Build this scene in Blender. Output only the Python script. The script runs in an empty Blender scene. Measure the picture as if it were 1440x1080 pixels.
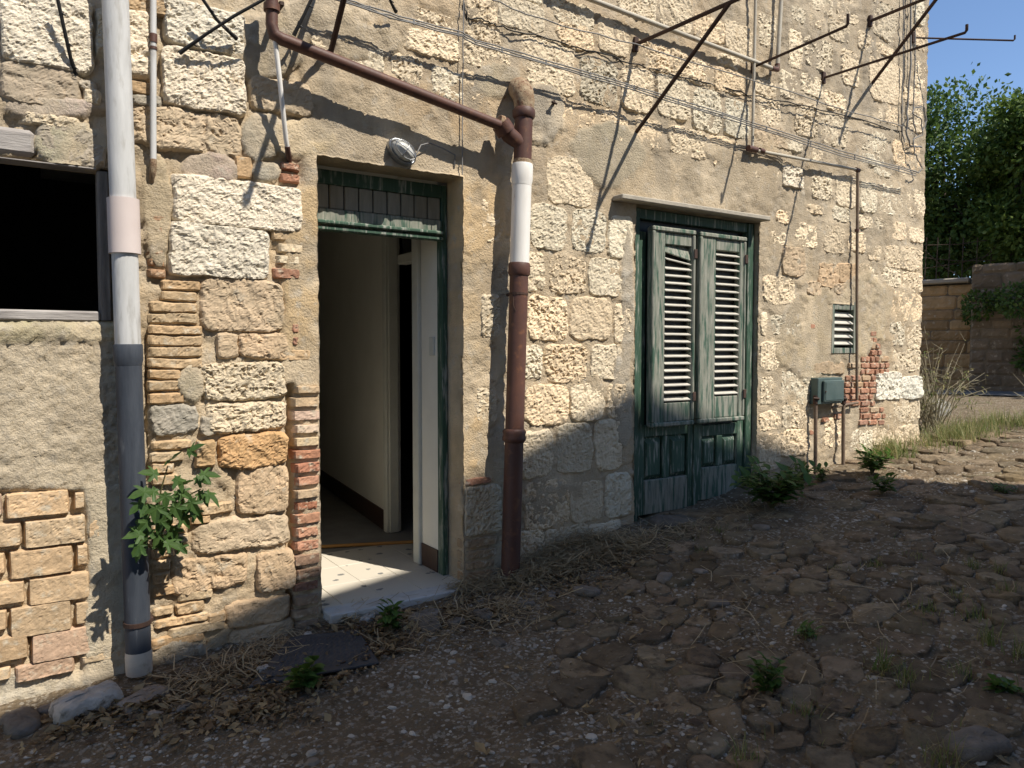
import bpy, bmesh, math, random
import numpy as np
from mathutils import Vector, Matrix

random.seed(7); rng = np.random.default_rng(7)
S = bpy.context.scene
COL = S.collection
R = math.radians

# ------------------------------------------------------------ camera, sky, sun, exposure
CAM = np.array([0.0, -4.0, 1.6]); YAW = R(33.6); PIT = R(2.6); FPX = 1050.0
cd = bpy.data.cameras.new('camera'); cam = bpy.data.objects.new('camera', cd); COL.objects.link(cam)
cam.location = CAM; cam.rotation_euler = (R(90) - PIT, 0, -YAW)
cd.sensor_width = 36; cd.lens = FPX / 1440 * 36; cd.clip_start = 0.05; cd.clip_end = 2000
S.camera = cam

LIGHT = Vector((-0.46, 1.0, -1.45)).normalized()          # the way the sunlight travels
world = bpy.data.worlds.new('World'); S.world = world; world.use_nodes = True
wn = world.node_tree.nodes; wn.clear()
sky = wn.new('ShaderNodeTexSky'); sky.sky_type = 'NISHITA'; sky.sun_disc = False
sky.sun_elevation = math.asin(-LIGHT.z); sky.sun_rotation = math.atan2(-LIGHT.x, -LIGHT.y)
sky.altitude = 1800; sky.air_density = 1.0; sky.dust_density = 0.0; sky.ozone_density = 3.0
bg = wn.new('ShaderNodeBackground'); bg.inputs['Strength'].default_value = 0.125
wo = wn.new('ShaderNodeOutputWorld')
world.node_tree.links.new(sky.outputs[0], bg.inputs[0]); world.node_tree.links.new(bg.outputs[0], wo.inputs[0])
sl = bpy.data.lights.new('sun', 'SUN'); sl.energy = 4.6; sl.angle = R(0.55); sl.color = (1.0, 0.93, 0.82)
sun = bpy.data.objects.new('sun', sl); COL.objects.link(sun)
sun.rotation_euler = LIGHT.to_track_quat('-Z', 'Y').to_euler(); sun.location = (4, -12, 18)
S.view_settings.view_transform = 'Standard'; S.view_settings.look = 'None'
S.view_settings.gamma = 1; S.view_settings.use_curve_mapping = False
S.view_settings.exposure = 0.55

# ------------------------------------------------------------ measuring helpers
_F = np.array([math.sin(YAW) * math.cos(PIT), math.cos(YAW) * math.cos(PIT), -math.sin(PIT)])
_Rt = np.array([math.cos(YAW), -math.sin(YAW), 0.0])
_U = np.array([math.sin(YAW) * math.sin(PIT), math.cos(YAW) * math.sin(PIT), math.cos(PIT)])
def ray(px, py): return _F + _Rt * ((px - 720) / FPX) - _U * ((py - 540) / FPX)
def W(px, py, y=0.0):                       # a photo point measured on the vertical plane at y
    d = ray(px, py); t = (y - CAM[1]) / d[1]
    return CAM + d * t
def DP(px, py, dep): return CAM + ray(px, py) * dep
GX = [-60, -6, -3, 0, .46, 1.38, 2.63, 3.72, 5.0, 6.28, 7.6, 10, 13, 40, 300]
GZ = [-2.6, -.42, -.2, .0, .03, .085, .15, .33, .45, .57, .70, .83, .89, 1.1, 1.5]
def _s(x): return np.interp(x, GX, GZ)
def gz(x, y):
    x = np.asarray(x, float); y = np.asarray(y, float)
    z = (_s(x - .5) + _s(x - .25) + _s(x) + _s(x + .25) + _s(x + .5)) / 5
    return z + np.clip(y + .5, -6, 0) * .012
def G(px, py):                              # a photo point measured on the ground
    d = ray(px, py); t = 1.0
    ts = np.linspace(.5, 40, 4000); P = CAM[None] + d[None] * ts[:, None]
    k = np.argmax(P[:, 2] < gz(P[:, 0], P[:, 1]))
    return P[k]
def proj(x, y, z):
    v = np.stack([np.asarray(x, float) - CAM[0], np.asarray(y, float) - CAM[1], np.asarray(z, float) - CAM[2]], -1)
    dep = v @ _F
    return 720 + FPX * (v @ _Rt) / dep, 540 - FPX * (v @ _U) / dep

# ------------------------------------------------------------ noise
def _h(xi, yi, s):
    h = (xi.astype(np.int64) * 374761393 + yi.astype(np.int64) * 668265263 + s * 974634777) & 0xffffffff
    h = ((h ^ (h >> 13)) * 1274126177) & 0xffffffff
    h = ((h ^ (h >> 16)) * 2246822519) & 0xffffffff
    return ((h ^ (h >> 15)) & 0xffffff) / float(0xffffff)
def vnoise(x, y, s=0):
    xi = np.floor(x); yi = np.floor(y); fx = x - xi; fy = y - yi
    fx = fx * fx * (3 - 2 * fx); fy = fy * fy * (3 - 2 * fy)
    a = _h(xi, yi, s); b = _h(xi + 1, yi, s); c = _h(xi, yi + 1, s); d = _h(xi + 1, yi + 1, s)
    return (a + (b - a) * fx) * (1 - fy) + (c + (d - c) * fx) * fy
def fbm(x, y, s=0, o=4, g=.55):
    x = np.asarray(x, float); y = np.asarray(y, float)
    v = 0; a = 1; t = 0
    for i in range(o):
        v = v + a * vnoise(x, y, s + i * 17); t += a; a *= g; x = x * 2.03 + 7.1; y = y * 2.03 + 3.7
    return v / t                            # 0..1
def sstep(a, b, x):
    t = np.clip((x - a) / (b - a), 0, 1); return t * t * (3 - 2 * t)

# ------------------------------------------------------------ materials
M = {}
def mat(name, c1, c2=None, sc=6.0, rough=.85, bump=.3, bsc=40.0, c3=None, sc3=40.0, t3=(.62, .7), src=None, island=None,
        metal=0.0, dist=.01, trans=0, wood=None, spec=.3, pits=0.0, spots=None):
    m = bpy.data.materials.new(name); m.use_nodes = True; nt = m.node_tree; N = nt.nodes; L = nt.links
    b = N['Principled BSDF']; b.inputs['Roughness'].default_value = rough; b.inputs['Metallic'].default_value = metal
    b.inputs['Specular IOR Level'].default_value = spec
    geo = N.new('ShaderNodeNewGeometry'); pos = geo.outputs['Position']
    if wood:                                # stretched coordinates: grain
        mp = N.new('ShaderNodeMapping'); mp.inputs['Scale'].default_value = wood; L.new(pos, mp.inputs[0]); pos = mp.outputs[0]
    def noise(scale, detail=6, rg=.6):
        n = N.new('ShaderNodeTexNoise'); n.inputs['Scale'].default_value = scale; n.inputs['Detail'].default_value = detail
        n.inputs['Roughness'].default_value = rg; L.new(pos, n.inputs['Vector']); return n.outputs['Fac']
    def mix(fac, a, bb, mode='MIX'):
        x = N.new('ShaderNodeMix'); x.data_type = 'RGBA'; x.blend_type = mode
        if isinstance(fac, float): x.inputs[0].default_value = fac
        else: L.new(fac, x.inputs[0])
        for s_, v in ((6, a), (7, bb)):
            if isinstance(v, tuple): x.inputs[s_].default_value = (*v[:3], 1)
            else: L.new(v, x.inputs[s_])
        return x.outputs[2]
    def ramp(f, lo, hi):
        r = N.new('ShaderNodeMapRange'); r.inputs[1].default_value = lo; r.inputs[2].default_value = hi; L.new(f, r.inputs[0]); return r.outputs[0]
    c2 = c2 or tuple(v * .75 for v in c1)
    if src == 'object':
        oi = N.new('ShaderNodeObjectInfo'); base = oi.outputs['Color']
        tint = mix(ramp(noise(sc), .3, .7), c1, c2); col = mix(1.0, base, tint, 'MULTIPLY')
    elif src == 'attr':
        at = N.new('ShaderNodeAttribute'); at.attribute_name = 'Col'; base = at.outputs['Color']
        tint = mix(ramp(noise(sc), .3, .7), c1, c2); col = mix(1.0, base, tint, 'MULTIPLY')
    elif island:
        col = mix(geo.outputs['Random Per Island'], c1, c2)
    else:
        col = mix(ramp(noise(sc), .3, .7), c1, c2)
    if c3: col = mix(ramp(noise(sc3), *t3), col, c3)
    if spots:
        sv = N.new('ShaderNodeTexVoronoi'); sv.inputs['Scale'].default_value = spots[0]; L.new(pos, sv.inputs['Vector'])
        ja = N.new('ShaderNodeMath'); ja.operation = 'MULTIPLY_ADD'; ja.inputs[1].default_value = .35; L.new(noise(90, 3), ja.inputs[0]); L.new(sv.outputs['Distance'], ja.inputs[2])
        sc_ = N.new('ShaderNodeSeparateColor'); L.new(sv.outputs['Color'], sc_.inputs[0])
        th = N.new('ShaderNodeMath'); th.operation = 'MULTIPLY_ADD'; th.inputs[1].default_value = .55; th.inputs[2].default_value = .02; L.new(sc_.outputs[1], th.inputs[0])
        lt = N.new('ShaderNodeMath'); lt.operation = 'LESS_THAN'; L.new(ja.outputs[0], lt.inputs[0]); L.new(th.outputs[0], lt.inputs[1])
        mk = N.new('ShaderNodeMath'); mk.operation = 'MULTIPLY'; L.new(lt.outputs[0], mk.inputs[0]); L.new(ramp(noise(1.7, 4), .42, .62), mk.inputs[1])
        col = mix(mk.outputs[0], col, spots[1])
    L.new(col, b.inputs['Base Color'])
    if bump:
        bp = N.new('ShaderNodeBump'); bp.inputs['Strength'].default_value = bump; bp.inputs['Distance'].default_value = dist
        h = noise(bsc, 8, .68)
        if pits:
            vo = N.new('ShaderNodeTexVoronoi'); vo.inputs['Scale'].default_value = pits; L.new(pos, vo.inputs['Vector'])
            ad = N.new('ShaderNodeMath'); ad.operation = 'MULTIPLY_ADD'; ad.inputs[1].default_value = .55
            L.new(vo.outputs['Distance'], ad.inputs[0]); L.new(h, ad.inputs[2]); h = ad.outputs[0]
        L.new(h, bp.inputs['Height']); L.new(bp.outputs[0], b.inputs['Normal'])
    if trans:
        tr = N.new('ShaderNodeBsdfTranslucent'); L.new(col, tr.inputs[0])
        ms = N.new('ShaderNodeMixShader'); ms.inputs[0].default_value = trans
        L.new(b.outputs[0], ms.inputs[1]); L.new(tr.outputs[0], ms.inputs[2]); L.new(ms.outputs[0], N['Material Output'].inputs[0])
    M[name] = m; return m
mat('limestone', (1.08, 1.04, .98), (.86, .82, .76), 9, .95, .9, 55, src='object', dist=.012, c3=(.36, .25, .13), sc3=14, t3=(.60, .85), pits=38, spec=.1)
mat('sandstone', (1.12, 1.05, 1.0), (.78, .76, .72), 7, .95, .6, 45, src='object', dist=.01, c3=(.50, .44, .34), sc3=11, t3=(.58, .74), spec=.1)
mat('clay_brick', (1.15, 1.1, 1.05), (.72, .70, .68), 16, .95, .6, 60, src='object', dist=.008, c3=(.52, .45, .34), sc3=21, t3=(.55, .70), spec=.1)
mat('mortar', (1.14, 1.12, 1.08), (.78, .77, .75), 5, .95, 1.0, 75, src='attr', dist=.014, c3=(.50, .44, .35), sc3=13, t3=(.56, .72), spec=.1)
mat('green_paint', (.035, .075, .050), (.055, .105, .072), 5, .6, .5, 14, c3=(.30, .31, .27), sc3=5, t3=(.53, .66), dist=.004, wood=(9, 9, 1.0))
mat('grey_wood', (.33, .325, .275), (.15, .165, .13), 5, .75, .8, 14, c3=(.055, .105, .075), sc3=4, t3=(.48, .60), dist=.004, wood=(9, 9, 1.0))
mat('slat_wood', (.56, .53, .46), (.42, .40, .35), 6, .75, .5, 14, c3=(.08, .13, .10), sc3=6, t3=(.62, .72), dist=.003, wood=(2, 9, 9))
mat('old_wood', (.46, .43, .40), (.22, .20, .19), 5, .85, .9, 12, dist=.006, wood=(1, 9, 9))
mat('old_wood_shaded', (.24, .21, .18), (.10, .09, .08), 5, .85, .9, 12, dist=.006, wood=(9, 9, 1))  # darker copy of old_wood, the upright's shade put into its colour
mat('pvc_white', (.80, .78, .74), (.70, .67, .62), 5, .45, .08, 30, c3=(.46, .36, .24), sc3=6, t3=(.60, .82), spec=.4, wood=(4, 4, .8))
mat('pvc_grey', (.58, .58, .57), (.46, .46, .45), 7, .55, .15, 30, c3=(.27, .25, .22), sc3=8, t3=(.56, .8), spec=.4, wood=(3, 3, .6))
mat('pvc_pink', (.62, .54, .51), (.56, .48, .45), 5, .55, .06, 30)
mat('pvc_blue', (.032, .039, .052), (.058, .067, .083), 6, .65, .25, 30, c3=(.15, .16, .17), sc3=6, t3=(.64, .80), wood=(4, 4, .7))
mat('pvc_cream', (.60, .53, .44), (.50, .44, .36), 8, .6, .1, 30, c3=(.30, .24, .18), sc3=10, t3=(.6, .75))
mat('rust_pipe', (.115, .050, .034), (.075, .036, .028), 7, .55, .35, 60, c3=(.17, .075, .040), sc3=18, t3=(.58, .72), dist=.004, spec=.4)
mat('rust_iron', (.045, .028, .022), (.075, .040, .028), 18, .7, .4, 90, dist=.003)
mat('crust', (.42, .33, .22), (.24, .15, .09), 22, .95, .9, 60, c3=(.16, .08, .05), sc3=30, t3=(.55, .65), dist=.012)
mat('dark_interior', (.020, .020, .022), (.034, .033, .034), 12, .7, .3, 80)  # near-black for unlit rooms and the pane, darkness put into the colour
mat('mat_rubber', (.052, .051, .052), (.080, .078, .076), 9, .75, .3, 80, c3=(.14, .12, .09), sc3=20, t3=(.6, .75))
mat('black_cable', (.012, .012, .012), (.02, .02, .02), 12, .5, .1, 80)
mat('grey_cable', (.25, .245, .235), (.17, .165, .16), 8, .6, .1, 60)
mat('beige_conduit', (.50, .46, .38), (.38, .34, .27), 9, .55, .15, 50, c3=(.22, .14, .09), sc3=13, t3=(.62, .72))
mat('gas_pipe', (.22, .17, .12), (.13, .085, .06), 14, .7, .3, 60)
mat('box_green', (.065, .10, .095), (.10, .135, .125), 6, .5, .15, 40, c3=(.20, .22, .20), sc3=9, t3=(.66, .78), metal=.2)
mat('white_plaster', (.76, .74, .67), (.68, .66, .59), 3, .8, .12, 30)
mat('white_paint', (.62, .62, .56), (.54, .54, .48), 8, .55, .1, 40)
mat('brown_skirting', (.060, .032, .024), (.045, .025, .02), 8, .4, .05, 40)
mat('grey_tile', (.30, .29, .27), (.22, .21, .19), 6, .6, .1, 40)
mat('marble', (.60, .58, .54), (.47, .45, .42), 7, .6, .25, 30, c3=(.32, .28, .22), sc3=9, t3=(.58, .75))
mat('concrete', (.42, .38, .31), (.32, .29, .24), 8, .9, .6, 50)
mat('dark_board', (.29, .275, .225), (.21, .20, .165), 7, .7, .3, 14, wood=(8, 8, 1))
mat('aluminium', (.42, .43, .44), (.30, .31, .32), 20, .38, .15, 60, metal=.9)
mat('lamp_glass', (.55, .55, .52), (.42, .42, .40), 20, .22, .0, spec=.6)
mat('orange_wood', (.46, .24, .07), (.34, .17, .05), 5, .5, .1, 20)
mat('leaf_green', (.060, .130, .026), (.125, .205, .045), island=True, rough=.5, bump=.15, bsc=60, trans=.35)
mat('fig_green', (.040, .088, .022), (.075, .135, .035), 14, rough=.5, bump=.2, bsc=50, trans=.35)
mat('tree_green', (.040, .085, .020), (.125, .195, .042), island=True, rough=.5, bump=0, trans=.35)
mat('tree_bright', (.060, .115, .020), (.17, .24, .05), island=True, rough=.5, bump=0, trans=.4)
mat('grass_green', (.10, .165, .035), (.36, .31, .14), island=True, rough=.6, bump=0, trans=.4)
mat('straw', (.50, .40, .24), (.27, .20, .115), island=True, rough=.8, bump=0, trans=.2)
mat('dead_leaf', (.10, .062, .036), (.40, .295, .155), island=True, rough=.8, bump=0, trans=.15)
mat('stem', (.10, .11, .04), (.14, .10, .05), 20, .7, .1)
mat('bark', (.10, .075, .055), (.06, .045, .035), 6, .95, .8, 18, dist=.02)
mat('dry_stem', (.36, .32, .22), (.22, .19, .12), 20, .8, .1)
mat('rubble', (1.1, 1.05, 1.0), (.66, .63, .58), 14, .95, 1.0, 40, src='object', dist=.014, c3=(.20, .17, .13), sc3=18, t3=(.55, .7), spec=.1)
mat('pebble', (.50, .46, .39), (.21, .175, .135), island=True, rough=.9, bump=.3, bsc=70, spec=.1)
mat('soil', (.245, .188, .122), (.145, .110, .072), 4.5, .95, 1.0, 42, c3=(.35, .30, .23), sc3=38, t3=(.53, .61), dist=.03, pits=46, spec=.1, spots=(34, (.44, .40, .33)))
mat('bank_mortar', (.22, .18, .13), (.13, .11, .08), 5, .95, .8, 30)
mat('asphalt', (.16, .155, .145), (.11, .105, .10), 3, .95, .4, 60)
mat('paving_stone', (1.15, 1.1, 1.02), (.58, .55, .51), 9, .95, 1.0, 36, src='object', dist=.025, c3=(.115, .088, .060), sc3=11, t3=(.52, .66), spec=.1, spots=(34, (.44, .40, .33)))
mat('red_tile', (.30, .14, .08), (.20, .10, .06), 6, .9, .3)

def terrazzo():
    m = bpy.data.materials.new('terrazzo'); m.use_nodes = True; N = m.node_tree.nodes; L = m.node_tree.links
    b = N['Principled BSDF']; b.inputs['Roughness'].default_value = .55
    g = N.new('ShaderNodeNewGeometry'); v = N.new('ShaderNodeTexVoronoi'); v.inputs['Scale'].default_value = 10
    L.new(g.outputs['Position'], v.inputs['Vector'])
    n = N.new('ShaderNodeTexNoise'); n.inputs['Scale'].default_value = 30; L.new(g.outputs['Position'], n.inputs['Vector'])
    a = N.new('ShaderNodeMath'); a.operation = 'MULTIPLY_ADD'; a.inputs[1].default_value = .5
    L.new(n.outputs['Fac'], a.inputs[0]); L.new(v.outputs['Distance'], a.inputs[2])
    r = N.new('ShaderNodeMapRange'); r.inputs[1].default_value = .43; r.inputs[2].default_value = .47; L.new(a.outputs[0], r.inputs[0])
    s = N.new('ShaderNodeSeparateColor'); L.new(v.outputs['Color'], s.inputs[0])
    k = N.new('ShaderNodeMath'); k.operation = 'GREATER_THAN'; k.inputs[1].default_value = .55; L.new(s.outputs[0], k.inputs[0])
    mx = N.new('ShaderNodeMath'); mx.operation = 'MAXIMUM'; L.new(r.outputs[0], mx.inputs[0]); L.new(k.outputs[0], mx.inputs[1])
    x = N.new('ShaderNodeMix'); x.data_type = 'RGBA'; x.inputs[6].default_value = (.20, .20, .19, 1); x.inputs[7].default_value = (.60, .55, .46, 1)
    L.new(mx.outputs[0], x.inputs[0]); L.new(x.outputs[2], b.inputs['Base Color']); M['terrazzo'] = m
terrazzo()

# ------------------------------------------------------------ mesh helpers
WL = {}
def link(name, me, m, parent=None, loc=(0, 0, 0), smooth=False, color=None):
    o = bpy.data.objects.new(name, me); COL.objects.link(o)
    if m and not me.materials: me.materials.append(M[m])
    loc = Vector(loc); WL[o] = loc
    if parent: o.parent = parent; o.location = loc - WL[parent]
    else: o.location = loc
    if color: o.color = (*color, 1)
    if smooth: me.polygons.foreach_set('use_smooth', [True] * len(me.polygons))
    return o
def mesh(name, v, f, smooth=False):
    me = bpy.data.meshes.new(name); me.from_pydata([tuple(p) for p in np.asarray(v).tolist()], [], f if isinstance(f, list) else f.tolist()); me.update()
    return me
def tag(o, label, cat, group=None, kind=None):
    if label: o['label'] = label
    if cat: o['category'] = cat
    if group: o['group'] = group
    if kind: o['kind'] = kind
    return o
def thing(name, label, cat, loc=(0, 0, 0), group=None, rz=0):
    o = bpy.data.objects.new(name, None); COL.objects.link(o); o.location = loc; o.empty_display_size = .1
    o.rotation_euler.z = rz; WL[o] = Vector(loc); return tag(o, label, cat, group)

class MB:
    def __init__(s): s.v = []; s.f = []
    def add(s, v, f):
        k = len(s.v); s.v += [tuple(p) for p in v]; s.f += [tuple(i + k for i in q) for q in f]; return s
    def box(s, x0, x1, y0, y1, z0, z1, c=.004, rot=None):
        x0, x1 = min(x0, x1), max(x0, x1); y0, y1 = min(y0, y1), max(y0, y1); z0, z1 = min(z0, z1), max(z0, z1)
        c = min(c, (x1 - x0) * .3, (y1 - y0) * .3, (z1 - z0) * .3)
        bm = bmesh.new(); bmesh.ops.create_cube(bm, size=1)
        for q in bm.verts:
            q.co = Vector((x0 if q.co.x < 0 else x1, y0 if q.co.y < 0 else y1, z0 if q.co.z < 0 else z1))
        if c > 0: bmesh.ops.bevel(bm, geom=bm.edges[:], offset=c, segments=1, affect='EDGES')
        if rot: bmesh.ops.transform(bm, matrix=rot, verts=bm.verts)
        bm.verts.index_update()
        s.add([q.co[:] for q in bm.verts], [[q.index for q in f.verts] for f in bm.faces]); bm.free(); return s
    def tube(s, pts, r, n=12, cap=True):
        P = [Vector(p) for p in pts]; k = len(P); rs = r if isinstance(r, (list, tuple)) else [r] * k
        T = [((P[min(i + 1, k - 1)] - P[max(i - 1, 0)]).normalized() if (P[min(i + 1, k - 1)] - P[max(i - 1, 0)]).length > 1e-9 else Vector((0, 0, 1))) for i in range(k)]
        a = Vector((0, 0, 1)) if abs(T[0].z) < .9 else Vector((1, 0, 0)); u = T[0].cross(a).normalized()
        base = len(s.v)
        for i in range(k):
            u = (u - T[i] * u.dot(T[i])).normalized(); w = T[i].cross(u)
            for j in range(n):
                t = 2 * math.pi * j / n; s.v.append(tuple(P[i] + (u * math.cos(t) + w * math.sin(t)) * rs[i]))
        for i in range(k - 1):
            for j in range(n):
                j2 = (j + 1) % n; s.f.append((base + i * n + j, base + i * n + j2, base + (i + 1) * n + j2, base + (i + 1) * n + j))
        if cap:
            c = len(s.v); s.v += s.v[base:base + n] + s.v[base + (k - 1) * n:base + k * n]
            s.f.append(tuple(c + j for j in range(n))[::-1]); s.f.append(tuple(c + n + j for j in range(n)))
        return s
    def build(s, name, m, parent=None, smooth=False, color=None, origin=None):
        v = np.array(s.v); c = v.mean(0) if origin is None else np.array(origin)
        me = mesh(name, v - c, s.f); o = link(name, me, m, parent, c, False, color)
        if smooth:
            me.polygons.foreach_set('use_smooth', [len(p.vertices) == 4 for p in me.polygons])
        return o

def rough_block(x0, x1, z0, z1, proud, rough, n, seed, res, warp=.012, sunk=.03, edge=.025, fr=26.0, y0=0.0):
    """a wall stone: uneven face, sides and a back that sits in the wall; local to its own centre"""
    hw = (x1 - x0) / 2; hz = (z1 - z0) / 2; cx = (x0 + x1) / 2; cz = (z0 + z1) / 2
    nx = max(5, int(2 * hw / res) + 1); nz = max(4, int(2 * hz / res) + 1)
    U, V = np.meshgrid(np.linspace(-1, 1, nx), np.linspace(-1, 1, nz))
    e = np.maximum(np.abs(U), np.abs(V)); q = (np.abs(U) ** n + np.abs(V) ** n) ** (1 / n)
    k = np.where(q > 1e-6, e / np.maximum(q, 1e-6), 1)
    x = cx + hw * U * k; z = cz + hz * V * k
    x = x + (fbm(x * 9, z * 9, seed, 4, .7) - .5) * 2 * warp; z = z + (fbm(x * 9 + 31, z * 9, seed + 5, 4, .7) - .5) * 2 * warp
    d = (1 - e) * min(hw, hz); pr = np.clip(d / edge, 0, 1); pr = 1 - (1 - pr) ** 2.2
    h = -sunk + (proud + sunk) * pr
    nn = 0; a_ = 1.0; t_ = 0
    q_ = np.random.default_rng(seed); fr = fr * q_.uniform(.7, 1.35); rough = rough * q_.uniform(.7, 1.3); an_ = q_.uniform(0, 3.14); st_ = q_.uniform(.45, 1.0); mxn = q_.uniform(.1, .75)
    xr = (x * math.cos(an_) + z * math.sin(an_)) * fr * st_; zr = (z * math.cos(an_) - x * math.sin(an_)) * fr
    for i in range(3):
        w0 = vnoise(xr * 2 ** i + i * 5, zr * 2 ** i, seed + i * 7); nn = nn + a_ * (np.abs(2 * w0 - 1) * (1 - mxn) + (w0 - .08) * mxn); t_ += a_; a_ *= .72
    nn = nn - t_ * q_.uniform(.1, .5) * sstep(.56, .74, fbm(x * fr * 1.9 + 9, z * fr * 1.9, seed + 70, 3, .7)) * pr
    bl = fbm(x * 6, z * 6, seed + 9, 2); hi = _h(np.round(x * 400), np.round(z * 400), seed)
    h = h + np.minimum(1, pr * 1.5) * (rough * 2.2 * (nn / t_ - .42) + (bl - .5) * rough * 1.6 + (hi - .5) * rough * .35)
    v = np.stack([x - cx, y0 - h, z - cz], -1).reshape(-1, 3)
    idx = np.arange(nx * nz).reshape(nz, nx)
    f = np.stack([idx[:-1, :-1], idx[:-1, 1:], idx[1:, 1:], idx[1:, :-1]], -1).reshape(-1, 4).tolist()
    rim = list(idx[0, :]) + list(idx[1:, -1]) + list(idx[-1, -2::-1]) + list(idx[-2:0:-1, 0])
    b0 = len(v); bv = v[rim].copy(); bv[:, 1] = y0 + .07; v = np.concatenate([v, bv]); m_ = len(rim)
    f += [[rim[(i + 1) % m_], rim[i], b0 + i, b0 + (i + 1) % m_] for i in range(m_)]
    f.append([b0 + i for i in range(m_)])
    return v, f, (cx, 0, cz)

def grid_faces(nx, nz, keep=None):
    idx = np.arange(nx * nz).reshape(nz, nx)
    f = np.stack([idx[:-1, :-1], idx[:-1, 1:], idx[1:, 1:], idx[1:, :-1]], -1).reshape(-1, 4)
    return f if keep is None else f[keep.reshape(-1)]

# ============================================================ GROUND
def spaced(a, b, s0, s1):
    out = [a]
    while out[-1] < b: out.append(out[-1] + s0 + (s1 - s0) * (out[-1] - a) / (b - a))
    return out
xs = [-250, -120, -60, -30, -16, -9, -5, -3.2, -2.2, -1.6, -1.2] + spaced(-.9, 9.5, .022, .05) + [10, 10.6, 11.4, 12.4, 14, 16, 19, 24, 32, 45, 70, 120, 250]
ys = [-250, -120, -60, -30, -16, -10, -7.5, -6, -5.2, -4.6] + spaced(-4.2, .12, .03, .018) + [.4, .9, 1.5, 2.2, 3, 4, 5.2, 7.2, 9, 12, 18, 30, 60, 120, 250]
xs = np.array(xs); ys = np.array(ys)
X, Y = np.meshgrid(xs, ys); Z = gz(X, Y)
near = sstep(-1.3, -.6, X) * (1 - sstep(9, 10.5, X)) * sstep(-4.6, -4, Y) * (1 - sstep(.3, .9, Y))
stony = sstep(700, 860, proj(X, Y, Z)[0])                                   # the lane gets rougher uphill
Z = Z + near * ((fbm(X * 2.2, Y * 2.2, 3, 4) - .5) * .055 + (fbm(X * 13, Y * 13, 5, 5, .62) - .5) * (.030 + .022 * stony))
Z = Z - near * .02 * stony + near * .035 * sstep(-.5, -.02, Y) * sstep(2.4, 2.7, X) * (1 - sstep(3.6, 4.2, X))
mx = (X[:-1, :-1] + X[1:, 1:]) / 2; my = (Y[:-1, :-1] + Y[1:, 1:]) / 2
keep = ~((mx > -6) & (mx < 7.55) & (my > .1) & (my < 7.0))
ground = link('ground', mesh('ground', np.stack([X, Y, Z], -1).reshape(-1, 3), grid_faces(len(xs), len(ys), keep)), 'soil', smooth=True)
tag(ground, None, None, kind='structure')
def gtop(x, y):
    i = np.clip(np.searchsorted(xs, x) - 1, 0, len(xs) - 2); j = np.clip(np.searchsorted(ys, y) - 1, 0, len(ys) - 2)
    fx = np.clip((x - xs[i]) / (xs[i + 1] - xs[i]), 0, 1); fy = np.clip((y - ys[j]) / (ys[j + 1] - ys[j]), 0, 1)
    return (Z[j, i] * (1 - fx) + Z[j, i + 1] * fx) * (1 - fy) + (Z[j + 1, i] * (1 - fx) + Z[j + 1, i + 1] * fx) * fy

# paving stones of the lane, cut from random cells
def clip(poly, p, q):
    mid = (p + q) / 2; n = q - p; out = []
    for i in range(len(poly)):
        a, b = poly[i], poly[(i + 1) % len(poly)]; da = (a - mid) @ n; db = (b - mid) @ n
        if da <= 0: out.append(a)
        if da * db < 0: out.append(a + (b - a) * (da / (da - db)))
    return out
seeds = []
for _ in range(20000):
    x = rng.uniform(.9, 11.5); y = rng.uniform(-4.1, -.35)
    px, py = proj(x, y, gz(x, y))
    if not (560 < px < 1560 and py < 1160): continue
    rr = (.045 + .115 * vnoise(np.array(x * 2.3), np.array(y * 2.3), 91) ** 1.7) * (1.25 if x > 5.0 else 1) * rng.choice([.7, 1, 1.35])
    if all((x - a) ** 2 + (y - b) ** 2 > ((rr + c) / 1.0) ** 2 * .9 for a, b, c in seeds): seeds.append((x, y, rr))
SP = np.array([(a, b) for a, b, c in seeds])
npav = 0; PXS = [proj(p[0], p[1], gz(p[0], p[1])) for p in SP]
DEPS = [(np.array([p[0], p[1], 0.0]) - CAM) @ _F for p in SP]
order = np.argsort([-seeds[i][2] / DEPS[i] for i in range(len(SP))]); rest_v = []; rest_f = []; nrest = 0
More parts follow.
